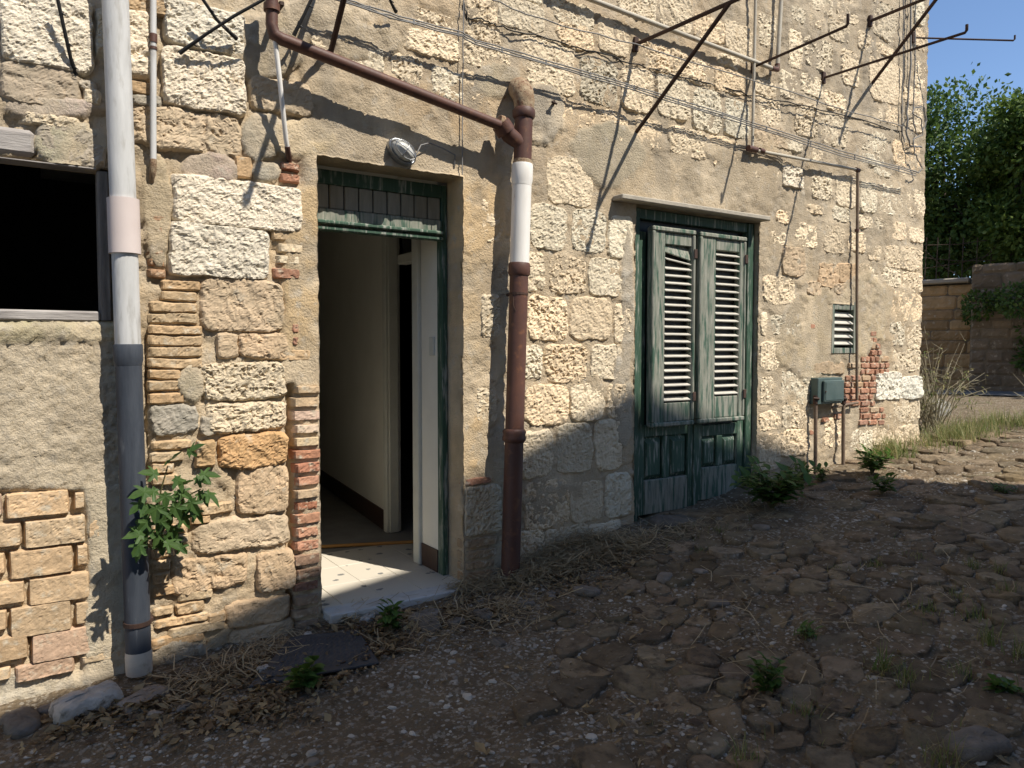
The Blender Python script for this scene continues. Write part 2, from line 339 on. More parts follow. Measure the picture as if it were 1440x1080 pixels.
for i in order:
    p = SP[i]; px, py = PXS[i]
    lim = 790 + 260 * (vnoise(np.array(p[0] * 1.7), np.array(p[1] * 1.7), 55) - .5) - .25 * (py - 800)
    if px < lim: continue
    if rng.random() < .08: continue
    poly = [p + np.array(c) for c in ((-.6, -.6), (.6, -.6), (.6, .6), (-.6, .6))]
    for k in np.argsort(((SP - p) ** 2).sum(1))[1:16]: poly = clip(poly, p, SP[k])
    if len(poly) < 3: continue
    c = np.mean(poly, 0); P = []
    for a, b in zip(poly, poly[1:] + poly[:1]):
        k = max(2, int(np.linalg.norm(b - a) / .045))
        P += [a + (b - a) * t / k for t in range(k)]
    P = np.array(P); sz = np.sqrt(((P - c) ** 2).sum(1)).mean()
    P = np.stack([(P[:, 0] + np.roll(P[:, 0], 1) + np.roll(P[:, 0], -1)) / 3, (P[:, 1] + np.roll(P[:, 1], 1) + np.roll(P[:, 1], -1)) / 3], 1)
    sh = rng.uniform(.86, .98); h = rng.uniform(-.010, .014) + .003; tx, ty = rng.normal(0, .07, 2)
    rings = []; n = len(P)
    for s, dz in ((1.0, -.05), (.99, h * .6), (.95, h), (.66, h * 1.05), (.33, h * 1.0)):
        Q = c + (P - c) * s * sh
        Q = Q + (np.stack([fbm(Q[:, 0] * 13, Q[:, 1] * 13, 21), fbm(Q[:, 0] * 13, Q[:, 1] * 13, 22)], 1) - .5) * .05
        z = gz(Q[:, 0], Q[:, 1]) - .012 + dz + (fbm(Q[:, 0] * 14, Q[:, 1] * 14, 23, 4, .7) - .5) * .030 + (Q[:, 0] - c[0]) * tx + (Q[:, 1] - c[1]) * ty
        rings.append(np.stack([Q[:, 0] - c[0], Q[:, 1] - c[1], z - gz(*c)], 1))
    v = np.concatenate(rings + [np.array([[0, 0, rings[-1][:, 2].mean()]])]); f = []
    for r in range(4):
        f += [[r * n + j, r * n + (j + 1) % n, (r + 1) * n + (j + 1) % n, (r + 1) * n + j] for j in range(n)]
    f += [[4 * n + j, 4 * n + (j + 1) % n, 5 * n] for j in range(n)]
    t = rng.uniform(.68, 1.3); w = rng.random() * 1.4
    base = np.array((.255, .197, .130)) * (1 - w * .6) + np.array((.275, .232, .172)) * w * .6
    colr = base * t * (1 + rng.normal(0, .015, 3))
    if npav < 299 and PXS[i][0] < 1500:
        link('paving_stone', mesh('paving_stone', v, f), 'paving_stone', ground, (c[0], c[1], float(gz(*c))), True, tuple(colr)); npav += 1
    else:
        rest_v.append(v + np.array([c[0], c[1], float(gz(*c))])); rest_f += [[q + nrest for q in r] for r in f]; nrest += len(v)
if nrest:
    o = link('small_paving', mesh('small_paving', np.concatenate(rest_v), rest_f), 'paving_stone', ground, (0, 0, 0), True, (.22, .175, .122)); o['kind'] = 'stuff'

# ============================================================ THE STONE HOUSE
house = thing('stone_house', 'old stone house with patched plaster, open doorway and green shuttered door', 'house', (3.5, 0, .3))
XR = W(1299, 300)[0]                                           # the far corner
DX0, DX1 = W(447, 400)[0], W(651, 400)[0]
DZ1 = W(447, 219)[2]; FLOOR = .15
SX0, SX1 = W(893, 480)[0], W(1066, 480)[0]; SZ1 = W(893, 288)[2]; SZ0 = .12
WX0, WX1 = -1.15, W(157, 340)[0]; WZ0, WZ1 = W(80, 450)[2], W(80, 229)[2]
VX0, VX1 = W(1168, 460)[0], W(1203, 460)[0]; VZ0, VZ1 = W(1185, 497)[2], W(1185, 428)[2]
OPEN = [(DX0, DX1, FLOOR - .02, DZ1, .20), (SX0, SX1, SZ0, SZ1, .12), (WX0, WX1, WZ0, WZ1, .16), (VX0, VX1, VZ0, VZ1, .10)]
LX = -4.0; TOPZ = 7.2
def lines(a, b, s0, s1, must):
    L_ = spaced(a, b, s0, s1); L_ = [l for l in L_ if all(abs(l - m_) > s0 * .6 for m_ in must)] + list(must); return np.array(sorted(L_))
gx = np.concatenate([np.array([LX, -2.4, -1.5]), lines(-.75, XR - .002, .011, .021, [o[0] for o in OPEN if o[0] > -.7] + [o[1] for o in OPEN])])
gx = np.sort(np.unique(np.append(np.append(gx, [WX0]), XR))); gx = gx[gx <= XR + 1e-6]
gzl = np.concatenate([lines(-.25, 5.3, .0125, .018, [o[2] for o in OPEN] + [o[3] for o in OPEN]), np.array([5.8, 6.5, TOPZ])])
gzl = np.concatenate([[-1.2], gzl])
FX, FZ = np.meshgrid(gx, gzl)
PX, PY = proj(FX, 0 * FX, FZ)
def zone(x0, y0, x1, y1, soft=10.0, wob=14.0, seed=0):
    nx_ = (fbm(FX * 5, FZ * 5, 200 + seed, 4) - .5) * 2 * wob; ny_ = (fbm(FX * 5, FZ * 5, 300 + seed, 4) - .5) * 2 * wob
    qx = PX + nx_; qy = PY + ny_
    return sstep(x0 - soft, x0 + soft, qx) * (1 - sstep(x1 - soft, x1 + soft, qx)) * sstep(y0 - soft, y0 + soft, qy) * (1 - sstep(y1 - soft, y1 + soft, qy))
def blob(cx, cy, rx, ry, seed=0, soft=.06):
    d = np.sqrt(((PX - cx) / rx) ** 2 + ((PY - cy) / ry) ** 2) + (fbm(FX * 6, FZ * 6, 400 + seed, 4) - .5) * .7
    return 1 - sstep(1 - soft, 1 + soft, d)
C = np.zeros(FX.shape + (3,)); C[:] = (.445, .360, .258)
VAR = fbm(FX * 1.1, FZ * 1.1, 501, 4); VAR2 = fbm(FX * 3.3, FZ * 2.2, 502, 4)
def paint(m_, c, k=1.0):
    global C
    C = C * (1 - (m_ * k)[..., None]) + np.array(c) * (m_ * k)[..., None]
H = (fbm(FX * 9, FZ * 9, 11, 4) - .5) * .014 + (fbm(FX * 2, FZ * 2, 12, 3) - .5) * .010 + (fbm(FX * 38, FZ * 38, 13, 3) - .5) * .009 + (fbm(FX * 20, FZ * 20, 113, 4, .65) - .5) * .012
left = zone(-900, -400, 425, 1200, 6, 10, 1)
H = H - left * .020 + left * (fbm(FX * 16, FZ * 16, 14, 5, .66) - .5) * .050
paint(left, (.47, .38, .27))
pl = zone(-900, 455, 172, 690, 4, 5, 2)                               # rough render below the window
H = H * (1 - pl) + pl * (.004 + (fbm(FX * 22, FZ * 22, 15, 5, .68) - .5) * .024)
paint(pl, (.50, .44, .35))
bz_ = zone(-900, 690, 128, 950, 3, 3, 31); H = H - bz_ * .008
lowr = zone(120, 680, 182, 1000, 4, 9, 3); H = H * (1 - lowr) + lowr * (.010 + (fbm(FX * 20, FZ * 20, 16, 4) - .5) * .012); paint(lowr, (.47, .42, .33))
base_ = zone(-900, 945, 190, 1200, 8, 12, 4); H = H + base_ * .012; paint(base_, (.45, .41, .34))
sill = zone(-900, 449, 166, 482, 4, 7, 5); H = H + sill * .012; paint(sill, (.46, .42, .28))
jamb = zone(398, 262, 470, 545, 4, 6, 6); H = H * (1 - jamb) + jamb * (.006 + (fbm(FX * 14, FZ * 14, 17, 4) - .5) * .008); paint(jamb, (.49, .375, .235))
lint = zone(432, 108, 690, 262, 8, 9, 7); H = H * (1 - lint) + lint * (.010 + (fbm(FX * 9, FZ * 9, 18, 4) - .5) * .010); paint(lint, (.42, .33, .225))
strip = zone(648, 240, 708, 675, 4, 5, 8); H = H * (1 - strip) + strip * (.004 + (fbm(FX * 9, FZ * 9, 19, 4) - .5) * .010); paint(strip, (.53, .405, .255))
slint = zone(872, 196, 1092, 292, 8, 12, 9); H = H * (1 - slint) + slint * (.010 + (fbm(FX * 9, FZ * 9, 20, 4) - .5) * .008); paint(slint, (.415, .335, .235))
far = sstep(1040, 1130, PX); paint(far, (.425, .345, .245), .75)
ston = far * (1 - sstep(140, 330, PY)) * (.25 + .75 * fbm(FX * 1.5, FZ * .6, 77, 3)); paint(ston, (.30, .265, .22), .8)
for q in ((850, 214, 50, 46, (.345, .31, .24)), (700, 112, 30, 24, (.36, .315, .24)), (760, 160, 30, 42, (.40, .36, .30)), (372, 190, 34, 36, (.34, .315, .265)),
          (376, 242, 22, 16, (.34, .315, .265)), (375, 65, 52, 42, (.39, .335, .25)), (455, 25, 60, 42, (.385, .33, .25)), (520, 62, 46, 22, (.385, .33, .25)), (100, 200, 56, 34, (.40, .38, .29)),
          (222, 300, 20, 90, (.46, .38, .26)), (252, 925, 40, 22, (.27, .24, .20)), (292, 238, 42, 26, (.47, .38, .33)), (70, 152, 70, 16, (.47, .40, .36)), (270, 540, 20, 26, (.42, .37, .28)),
          (420, 195, 46, 26, (.55, .43, .25)), (1115, 455, 14, 40, (.28, .275, .27)), (875, 560, 14, 70, (.40, .37, .32)), (882, 430, 9, 110, (.42, .39, .34)), (1140, 470, 50, 60, (.46, .375, .25)), (1215, 440, 36, 60, (.47, .39, .27))):
    b_ = blob(*q[:4], seed=int(q[0])); paint(b_, q[4]); H = H * (1 - b_ * .8) + b_ * .013
crk = zone(404, 540, 414, 900, 2, 3, 10); H = H - crk * .05
crk2 = np.exp(-((PX - 206 - (fbm(FX * 0, FZ * 7, 31, 3) - .5) * 12) / 3.0) ** 2) * sstep(460, 480, PY) * (1 - sstep(830, 850, PY)); H = H - crk2 * .035
for (a, b, c, d, s_) in ((0, 150, 145, 175, 1), (1110, 1122, 380, 520, 2), (880, 1085, 196, 204, 3)): pass
bd = (fbm(FX * 4, FZ * 4, 71, 4) - .5)                                   # hairline cracks in the plaster
cr = np.exp(-(bd / .006) ** 2) * (fbm(FX * 1.3, FZ * 1.3, 72, 2) > .56) * (1 - pl); H = H - cr * .010
GRIT = _h(np.round(FX * 900), np.round(FZ * 900), 77) - .5
H = H + GRIT * (.0035 + .0065 * pl + .003 * left)
flake = sstep(.50, .512, fbm(FX * 2.1, FZ * 2.1, 601, 5, .6)) * (1 - pl); H = H + flake * .004 - (1 - flake) * .001
paint(1 - flake, (.40, .345, .265), .45)
flk2 = sstep(.58, .588, fbm(FX * 4.3, FZ * 4.3, 602, 5, .6)) * (1 - pl) * (1 - left); H = H - flk2 * .008; paint(flk2, (.34, .29, .225), .55)
damp = sstep(.55, 0, FZ - _s(FX)) * (.4 + .9 * fbm(FX * 3, FZ * 3, 604, 3)) if False else 0 * FX
drip = sstep(.55, .70, fbm(FX * 9, FZ * .55, 603, 3)) * sstep(1.9, 3.2, FZ); paint(drip, (.27, .245, .21), .5)
paint(sstep(.52, .66, VAR) , (.36, .315, .25), .5); paint(sstep(.54, .64, VAR2), (.55, .47, .36), .55); paint(sstep(.60, .66, fbm(FX * 7, FZ * 7, 503, 4)), (.38, .33, .26), .5)
C = C * np.array([1.19, 1.17, 1.13])
# jagged border round the openings, and the reveals
Yf = -H; XX = FX.copy(); ZZ = FZ.copy()
keep = np.ones((len(gzl) - 1, len(gx) - 1), bool); cxm = (gx[:-1] + gx[1:]) / 2; czm = (gzl[:-1] + gzl[1:]) / 2
for (a, b, c, d, dep) in OPEN: keep &= ~((cxm[None] > a) & (cxm[None] < b) & (czm[:, None] > c) & (czm[:, None] < d))
va = [np.stack([XX, Yf, ZZ], -1).reshape(-1, 3)]; fa = grid_faces(len(gx), len(gzl), keep).tolist(); ca = [C.reshape(-1, 3)]
nb = XX.size
for (a, b, c, d, dep) in OPEN:
    i0, i1 = np.argmin(abs(gx - a)), np.argmin(abs(gx - b)); j0, j1 = np.argmin(abs(gzl - c)), np.argmin(abs(gzl - d))
    loop = [(j0, i) for i in range(i0, i1)] + [(j, i1) for j in range(j0, j1)] + [(j1, i) for i in range(i1, i0, -1)] + [(j, i0) for j in range(j1, j0, -1)]
    ids = [j * len(gx) + i for j, i in loop]; n = len(ids); cur = ids
    bv = va[0][ids].copy(); w_ = (fbm(bv[:, 0] * 18, bv[:, 2] * 18, 61, 4) - .5)
    jag = .016 if a == DX0 else .008
    mid = np.array([(a + b) / 2, 0, (c + d) / 2]); 
    va[0][ids, 0] += np.where(abs(bv[:, 0] - a) < 1e-4, 1, np.where(abs(bv[:, 0] - b) < 1e-4, -1, 0)) * w_ * jag
    va[0][ids, 2] += np.where(abs(bv[:, 2] - d) < 1e-4, -1, 0) * w_ * jag
    for st in (.012, .25, .5, 1.0):
        nv = bv.copy(); nv[:, 1] = dep * st
        ww = (fbm(nv[:, 0] * 14 + st * 9, nv[:, 2] * 14 + st * 5, 62, 3) - .5) * .012
        nv[:, 0] += np.where(abs(bv[:, 0] - a) < 1e-4, 1, np.where(abs(bv[:, 0] - b) < 1e-4, -1, 0)) * ww
        va.append(nv); ca.append(C.reshape(-1, 3)[ids]); new = [nb + k for k in range(n)]; nb += n
        fa += [[cur[k], new[k], new[(k + 1) % n], cur[(k + 1) % n]] for k in range(n)]; cur = new
wm = mesh('wall', np.concatenate(va), fa)
ca = np.concatenate(ca); at = wm.color_attributes.new('Col', 'FLOAT_COLOR', 'POINT'); at.data.foreach_set('color', np.concatenate([ca, np.ones((len(ca), 1))], 1).ravel())
wall = link('wall', wm, 'mortar', house, smooth=True)

# end wall, back, roof: the rest of the house
def plainwall(mb, name, m='mortar'):
    o = mb.build(name, m, house)
    a = o.data.color_attributes.new('Col', 'FLOAT_COLOR', 'POINT'); a.data.foreach_set('color', [.44, .35, .25, 1] * len(o.data.vertices)); return o
plainwall(MB().box(XR - .45, XR - .004, .03, 6.9, -.4, TOPZ, .003), 'end_wall')
plainwall(MB().box(LX, XR, 6.9, 7.2, -1.2, TOPZ), 'back_wall')
plainwall(MB().box(LX, LX + .3, .03, 6.9, -1.2, TOPZ), 'end_wall')
MB().add([(LX - .3, -.02, TOPZ), (XR + .25, -.02, TOPZ), (XR + .25, 3.6, TOPZ + 1.2), (LX - .3, 3.6, TOPZ + 1.2), (XR + .25, 7.5, TOPZ), (LX - .3, 7.5, TOPZ),
          (LX - .3, -.02, TOPZ + .12), (XR + .25, -.02, TOPZ + .12), (XR + .25, 3.6, TOPZ + 1.32), (LX - .3, 3.6, TOPZ + 1.32), (XR + .25, 7.5, TOPZ + .12), (LX - .3, 7.5, TOPZ + .12)],
         [(0, 1, 2, 3), (3, 2, 4, 5), (6, 9, 8, 7), (9, 11, 10, 8), (0, 6, 7, 1), (4, 10, 11, 5), (1, 7, 8, 2), (2, 8, 10, 4), (0, 3, 9, 6), (3, 5, 11, 9)]).build('roof', 'red_tile', house)

# ---- stones read off the facade: (left, top, right, bottom) in photo pixels
CREAM = (.70, .615, .475); WHITE = (.74, .685, .58); TAN = (.50, .40, .28); SAND = (.50, .375, .235); ORANGE = (.50, .345, .19); GREY = (.40, .37, .31); RED = (.40, .225, .155); BUFF = (.53, .405, .265); PINK = (.50, .36, .26)
ST = """656 -2 698 31;700 3 764 40;702 -40 764 0;778 4 833 35;784 37 833 66;842 30 882 76;654 33 704 58;653 62 718 95;731 58 806 92;740 94 808 130;817 84 866 146;874 96 915 155
902 66 968 104;925 108 967 166;648 102 688 146;788 144 835 184;842 158 882 198;895 169 931 207;940 182 993 220;770 224 832 289;869 -20 922 25;929 -10 971 42;966 86 1004 118;1005 98 1044 130
976 127 1013 184;1020 142 1051 193;1060 136 1096 176;1060 114 1091 133;1000 196 1047 236;1059 221 1094 262;976 24 1018 58;1020 33 1056 76;1011 80 1050 96;1067 20 1093 66;1096 102 1120 138
1127 107 1157 134;1118 147 1149 192;1113 9 1131 30;1140 22 1158 40;1110 42 1128 96;1133 54 1170 98;1137 -6 1171 16;1178 0 1207 31;1168 31 1194 58;1184 72 1207 120;1207 46 1227 72;1227 4 1261 56
1232 64 1256 79;1159 130 1188 156;1223 84 1267 144;1287 86 1300 124;1273 124 1297 148;1155 163 1190 204;1211 183 1245 214;1246 150 1264 176;1229 152 1239 171;1278 154 1297 185;1104 197 1128 212
1286 0 1300 35;1287 40 1300 72;679 281 703 340;747 289 796 350;805 296 851 354;858 305 888 362;738 354 764 408;774 360 823 412;829 366 875 415;677 416 701 476;743 418 796 478;803 420 859 477
866 428 885 480;736 488 762 533;768 487 824 537;831 486 872 533;671 544 697 595;739 542 799 596;803 541 848 589;856 541 886 585;733 606 776 670;784 597 831 664;838 592 873 660;739 676 798 742
803 677 845 732;852 667 889 725;730 747 764 795;768 741 827 772;829 735 872 757;1143 244 1169 280;1176 247 1204 290;1211 256 1232 299;1238 260 1268 301;1273 266 1299 305;1134 288 1159 301
1171 291 1194 311;1095 297 1109 315;1120 315 1148 348;1159 319 1187 355;1085 326 1106 344;1193 328 1216 354;1210 305 1226 321;1232 307 1247 325;1255 313 1273 338;1279 321 1298 340;1222 345 1239 367
1246 348 1296 379;1210 371 1225 391;1226 377 1266 402;1271 383 1296 412;1143 210 1162 227;1211 217 1243 233;1256 200 1294 236;1230 238 1253 247;1266 241 1282 255;1075 389 1117 428;1251 412 1295 451
1064 440 1077 470;1087 443 1126 472;1063 482 1097 520;1101 480 1130 511;1251 452 1271 486;1276 456 1294 490;1255 492 1294 521;1059 530 1087 567;1100 515 1140 568;1061 579 1096 606;1100 571 1113 602
1114 569 1141 601;1242 563 1293 595;1057 612 1096 662;1098 604 1138 640;1228 598 1256 625;1258 598 1292 622;493 64 540 100;551 78 593 120;607 98 650 142;571 46 647 80;573 16 638 42;438 47 467 73
1198 605 1226 634;1160 590 1182 628"""
WH = """1231 524 1265 562;1268 530 1294 560;1100 235 1128 264;0 -14 130 96;178 14 213 110;231 8 345 70;228 74 345 156;240 254 427 320;238 317 378 390"""
TN = """1062 178 1107 206;1100 348 1130 387;1152 371 1178 404;1180 371 1204 398;1135 397 1153 414;1172 400 1190 412;1209 398 1229 416;1143 509 1187 525;187 155 338 213;282 394 402 466;308 468 335 502;337 468 404 503
335 658 407 720;270 730 407 773;241 784 346 832;362 775 414 831;320 844 408 878;322 880 412 913;350 112 440 158"""
RG = """283 510 404 562;290 566 404 606;654 682 704 752;26 160 112 178;117 127 140 150;135 8 150 85"""
OR = """306 610 405 657;277 622 303 655"""
GR = """0 90 114 152;110 112 135 126;184 134 230 150;210 572 277 612;283 586 311 610;53 178 148 231;214 912 286 936"""
def rects(s): return [tuple(float(a) for a in q.split()) for q in s.replace('\n', ';').split(';') if q.strip()]
nst = 0
def wallpiece(name, r, m, colr, proud, rough, n, warp, edge, fr, jit=.10, sunk=.03):
    global nst
    x0, y0, x1, y1 = r; cy = (y0 + y1) / 2; cx = (x0 + x1) / 2
    a, b = W(x0, cy)[0], W(x1, cy)[0]; top = W(cx, y0)[2]; bot = W(cx, y1)[2]
    
    if a < SX1 + .02 and b > SX1 and y1 > 300: a = SX1 + .022
    if b > SX0 - .02 and a < SX0 and y1 > 290: b = SX0 - .016
    res = min(.0075 + .0010 * max(0, a), (b - a) / 8, (top - bot) / 6); nst += 1
    v, f, c = rough_block(a, b, bot, top, proud, rough, n, nst * 13 + 5, res, warp, sunk, edge, fr)
    t = 1 + rng.normal(0, jit * .6); h = rng.normal(0, .035)
    colr = (min(.85, colr[0] * t * (1 + h)), min(.82, colr[1] * t), colr[2] * t * (1 - h))
    return link(name, mesh(name, v, f), m, wall, c, False, colr)
def grow(r, k): return (r[0] - k, r[1] - k, r[2] + k, r[3] + k)
for r in rects(ST):
    far_ = r[0] > 1040
    wallpiece('stone', grow(r, 2.0 if far_ else 2.8), 'limestone', CREAM, .006 if far_ else .009, .012, 5, .022, .014, 32, .12, .012)
for r in rects(WH): wallpiece('stone', grow(r, 2), 'limestone', WHITE, .022, .016, 9, .014, .012, 24)
for r in rects(TN): wallpiece('stone', grow(r, 2), 'sandstone', TAN, .012, .011, 6, .022, .014, 14, .1, .018)
for r in rects(RG): wallpiece('stone', grow(r, 2), 'limestone', (.60, .53, .41), .016, .013, 7, .018, .014, 26)
for r in rects(OR): wallpiece('stone', grow(r, 2), 'sandstone', ORANGE, .024, .016, 6, .02, .014, 10)
for r in rects(GR): wallpiece('stone', grow(r, 2), 'sandstone', GREY, .012, .010, 5, .02, .014, 14, .1, .02)
# large pale bricks low on the left
for r in rects("""7 687 98 730;104 688 120 720;-30 734 31 774;33 725 122 771;123 725 141 761;12 767 104 814;107 762 125 799;-70 778 9 816;39 805 128 850;-50 817 37 856;13 845 102 896;105 842 131 880
-70 859 11 895;43 882 130 930;-50 894 41 937;133 873 178 913;19 926 107 956;111 914 176 932;-50 939 17 964;-70 694 4 732"""):
    r = (r[0] + .5, r[1] + 3.2, r[2] - .5, r[3] - 3.2)
    wallpiece('brick', r, 'clay_brick', BUFF if rng.random() < .8 else PINK, .012, .0035, 20, .004, .005, 30, .12)
# thin bricks packed into the wall
for r in rects("""226 394 282 409;226 410 278 424;210 425 278 440;209 441 279 456;209 458 285 471;209 472 285 487;209 488 284 503;209 504 284 518;209 519 255 534;209 535 258 550;209 552 258 567;177 -2 245 20;182 114 213 132
212 620 270 633;212 636 258 650;212 651 245 666;212 668 250 682;282 708 327 722;268 724 296 736;215 824 250 838;250 830 300 844;248 846 288 862;215 855 243 866;217 867 292 878;238 877 316 892;214 893 288 909;292 862 318 876
215 740 262 752;215 754 266 768;215 770 246 784;215 788 240 802;215 806 240 821;384 325 431 340;402 396 413 412;381 491 436 507;330 220 355 250"""):
    wallpiece('brick', grow(r, .5), 'clay_brick', SAND, .009, .006, 10, .010, .005, 26, .12, .010)
for k in range(6): wallpiece('brick', (207, 301 + 15.3 * k, 235, 315 + 15.3 * k), 'clay_brick', (.40, .26, .165), .006, .006, 6, .008, .012, 26)
for r in rects("394 228 423 241;392 243 423 258;409 454 421 470;409 472 421 487;382 376 424 393;652 670 694 682"):
    wallpiece('brick', r, 'clay_brick', RED, .016, .006, 8, .006, .010, 26)
for r in rects("390 341 428 357;388 358 424 373"): wallpiece('brick', r, 'clay_brick', (.66, .56, .40), .014, .006, 8, .006, .010, 26)
# the brick jamb
cj = [BUFF, BUFF, (.62, .46, .36), (.64, .52, .40), (.58, .46, .30), RED, (.43, .22, .15), (.47, .28, .20), (.58, .42, .27), (.34, .16, .10), (.44, .25, .165), (.46, .28, .20), (.46, .25, .17), (.33, .22, .155), (.34, .23, .16), (.30, .16, .11), (.36, .26, .18), (.36, .27, .19), (.36, .27, .19)]
yj = [540, 556, 575, 594, 612, 630, 648, 667, 685, 703, 719, 738, 757, 776, 796, 815, 833, 852, 869, 886]
for k, c in enumerate(cj):
    v_, dx_ = rng.normal(0, 2.5), rng.normal(0, 1.2)
    wallpiece('brick', (412 + v_, yj[k] + 1.2, 451 + dx_, yj[k + 1] - 1.6), 'clay_brick', c, .020 + rng.normal(0, .006), .006, 12, .005, .008, 26, .05, .06)
for k, (a, b) in enumerate(((754, 770), (771, 786), (787, 800), (801, 815))): wallpiece('brick', (651, a, 702 - k * 2, b), 'clay_brick', (.40, .29, .185), .012, .006, 8, .008, .01, 26)
# small red bricks by the meter box
for k, (a, b) in enumerate(((1222, 1236), (1222, 1230), (1223, 1236), (1223, 1236), (1209, 1247), (1192, 1247), (1208, 1246), (1187, 1230), (1186, 1230), (1185, 1230), (1186, 1230), (1186, 1229), (1208, 1242), (1208, 1242), (1206, 1240))):
    y = 465 + k * 8.9; x = a - (k % 2) * 4
    while x < b - 3:
        w = 13.5 if rng.random() < .7 else 7
        x1 = min(x + w, b + 3)
        wallpiece('brick', (max(x, a) + .5, y + .4, x1 - .5, y + 8.3), 'clay_brick', RED if rng.random() < .8 else (.50, .38, .26), .016, .004, 9, .003, .004, 26, .16, .004); x = x1
for r in rects("1137 455 1146 463;1155 586 1166 594;1172 580 1184 590;1137 604 1144 612"): wallpiece('brick', r, 'clay_brick', RED, .012, .005, 8, .003, .008, 26)

# ---- doorway: frame, transom boards, reveals, hall
yd = .19
def wx(px, py, y): return W(px, py, y)[0]
def wz(px, py, y): return W(px, py, y)[2]
fr = MB(); fx1 = DX1 - .005; fx0 = wx(622, 500, yd)
fr.box(fx0, fx1, yd, yd + .07, FLOOR, DZ1 - .02)
fr.box(DX0 - .02, DX0 + .05, yd, yd + .07, FLOOR, DZ1 - .02)
fr.box(DX0 + .051, fx0 - .001, yd, yd + .07, DZ1 - .10, DZ1 - .02)
tb0 = wz(540, 330, yd - .02); tb1 = wz(540, 300, yd - .02)
dframe = fr.build('door_frame', 'green_paint', house)
MB().box(DX0 + .051, fx0 - .001, yd - .012, yd + .06, tb0 + .022, tb1 - .004, .006).build('transom_bar', 'grey_wood', house)
MB().box(DX0 + .051, fx0 - .001, yd - .045, yd - .013, tb0 + .028, tb0 + .052, .007).build('moulding', 'green_paint', house)
MB().box(DX0 + .051, fx0 - .001, yd - .030, yd + .02, tb0 - .006, tb0 + .020, .007).build('moulding', 'green_paint', house)
tx = np.linspace(DX0 + .052, fx0 - .002, 10)
for a, b in zip(tx[:-1], tx[1:]):
    MB().box(a + .004, b - .004, yd + .012, yd + .03, tb1 + .001, DZ1 - .101, .004).build('board', 'dark_board', dframe)
MB().box(DX0, fx1, yd + .032, yd + .04, tb1 + .001, DZ1 - .101, 0).build('transom_backing', 'black_cable', house)
# hall
HX = wx(633, 500, yd) + .0
XI = DX1 - .035                                              # inner reveal of the thick wall
ja, jb = 0.80, 1.32                                          # side doorway, from and to
XC = 2.30; CZ = 2.95
yA = .50
hall = MB()
hall.box(XI, XI + .3, yd + .075, yA, FLOOR, CZ, .003)
hall.build('reveal_wall', 'white_plaster', house)
MB().box(XI - .008, XI - .0005, yd + .08, yA, FLOOR, FLOOR + .15, .003).build('skirting', 'brown_skirting', house)
def at_y(px, y): return W(px, 600, y)[0]
# side wall of the hall runs back from the near trim
P1 = np.array([at_y(594, .78), .78]); P2 = np.array([at_y(571, .80), .80])
pn = W(541, 742); 
def floor_pt(px, py):
    d = ray(px, py); t = (FLOOR - CAM[2]) / d[2]; return CAM + d * t
q0 = floor_pt(541, 745); q1 = floor_pt(452, 681); dirc = (q1 - q0)[:2]; dirc /= np.linalg.norm(dirc)
def panel(mb, a, b, z0, z1, th=.1):
    a = np.array(a); b = np.array(b); d = b - a; n = np.array([-d[1], d[0]]) / np.linalg.norm(d)
    if n[0] < 0: n = -n
    c = a + n * th; e = b + n * th
    mb.add([(*a, z0), (*b, z0), (*e, z0), (*c, z0), (*a, z1), (*b, z1), (*e, z1), (*c, z1)], [(0, 1, 2, 3), (4, 7, 6, 5), (0, 4, 5, 1), (1, 5, 6, 2), (2, 6, 7, 3), (3, 7, 4, 0)]); return mb
far0 = q0[:2]; far1 = q0[:2] + dirc * 5.2
panel(MB(), far0, far1, FLOOR, CZ).build('hall_wall', 'white_plaster', house)
off = np.array([-dirc[1], dirc[0]]); off = off if off[0] < 0 else -off
panel(MB(), far0 + off * .012 + dirc * .002, far1 + off * .012, FLOOR, FLOOR + .16, .011).build('skirting', 'brown_skirting', house)
# far trim post, facing the door, then the dark opening, then the near trim post
t0 = floor_pt(541, 747)[:2]; t1 = floor_pt(561, 746)[:2]; t1[1] = t0[1] - .05
MB().box(t0[0] - .012, t1[0] + .01, t0[1] - .07, t0[1] - .004, FLOOR, 2.5, .006).box(t0[0] + .01, t1[0] - .015, t0[1] - .085, t0[1] - .0705, FLOOR, 2.5, .005).build('door_trim', 'white_paint', house)
n0 = XI - .012
MB().box(n0 - .014, XI + .10, yA + .002, yA + .09, FLOOR, 2.55, .006).build('door_trim', 'white_paint', house)
tz0 = wz(575, 366, 1.1); tz1 = wz(575, 350, 1.1)
MB().box(t1[0] - .02, t1[0] + .06, yA + .092, t0[1] - .09, tz0, tz0 + .075, .006).build('door_rail', 'white_paint', house)
MB().box(t1[0] - .02, t1[0] + .06, yA + .092, t0[1] - .09, 2.52, CZ, .004).build('hall_wall', 'white_plaster', house)
MB().box(t1[0] + .02, t1[0] + .03, yA + .092, t0[1] - .09, tz0 + .076, 2.515, 0).build('transom_glass', 'dark_interior', house)
MB().box(.2, 5.0, yd + .08, 6.8, CZ, CZ + .15, 0).build('ceiling', 'white_plaster', house)
MB().box(DX0 - .25, DX0 - .12, yd + .08, 6.8, FLOOR - .1, CZ, 0).build('hall_wall', 'white_plaster', house)
MB().box(DX0 - .1199, 5.0, 6.4, 6.5, FLOOR - .1, CZ, 0).build('hall_wall', 'white_plaster', house)
MB().box(4.6, 4.7, .5, 6.39, FLOOR - .1, CZ, 0).build('room_wall', 'dark_interior', house)  # side room walls coloured near-black to stand in for its darkness
MB().box(XI + .31, 4.59, .62, .70, FLOOR - .1, CZ, 0).build('room_wall', 'dark_interior', house)
yp = floor_pt(520, 768)[1]
hfloor = MB().box(DX0 - .119, 4.6, yp, 6.39, FLOOR - .1, FLOOR - .004, 0).build('floor', 'grey_tile', house)
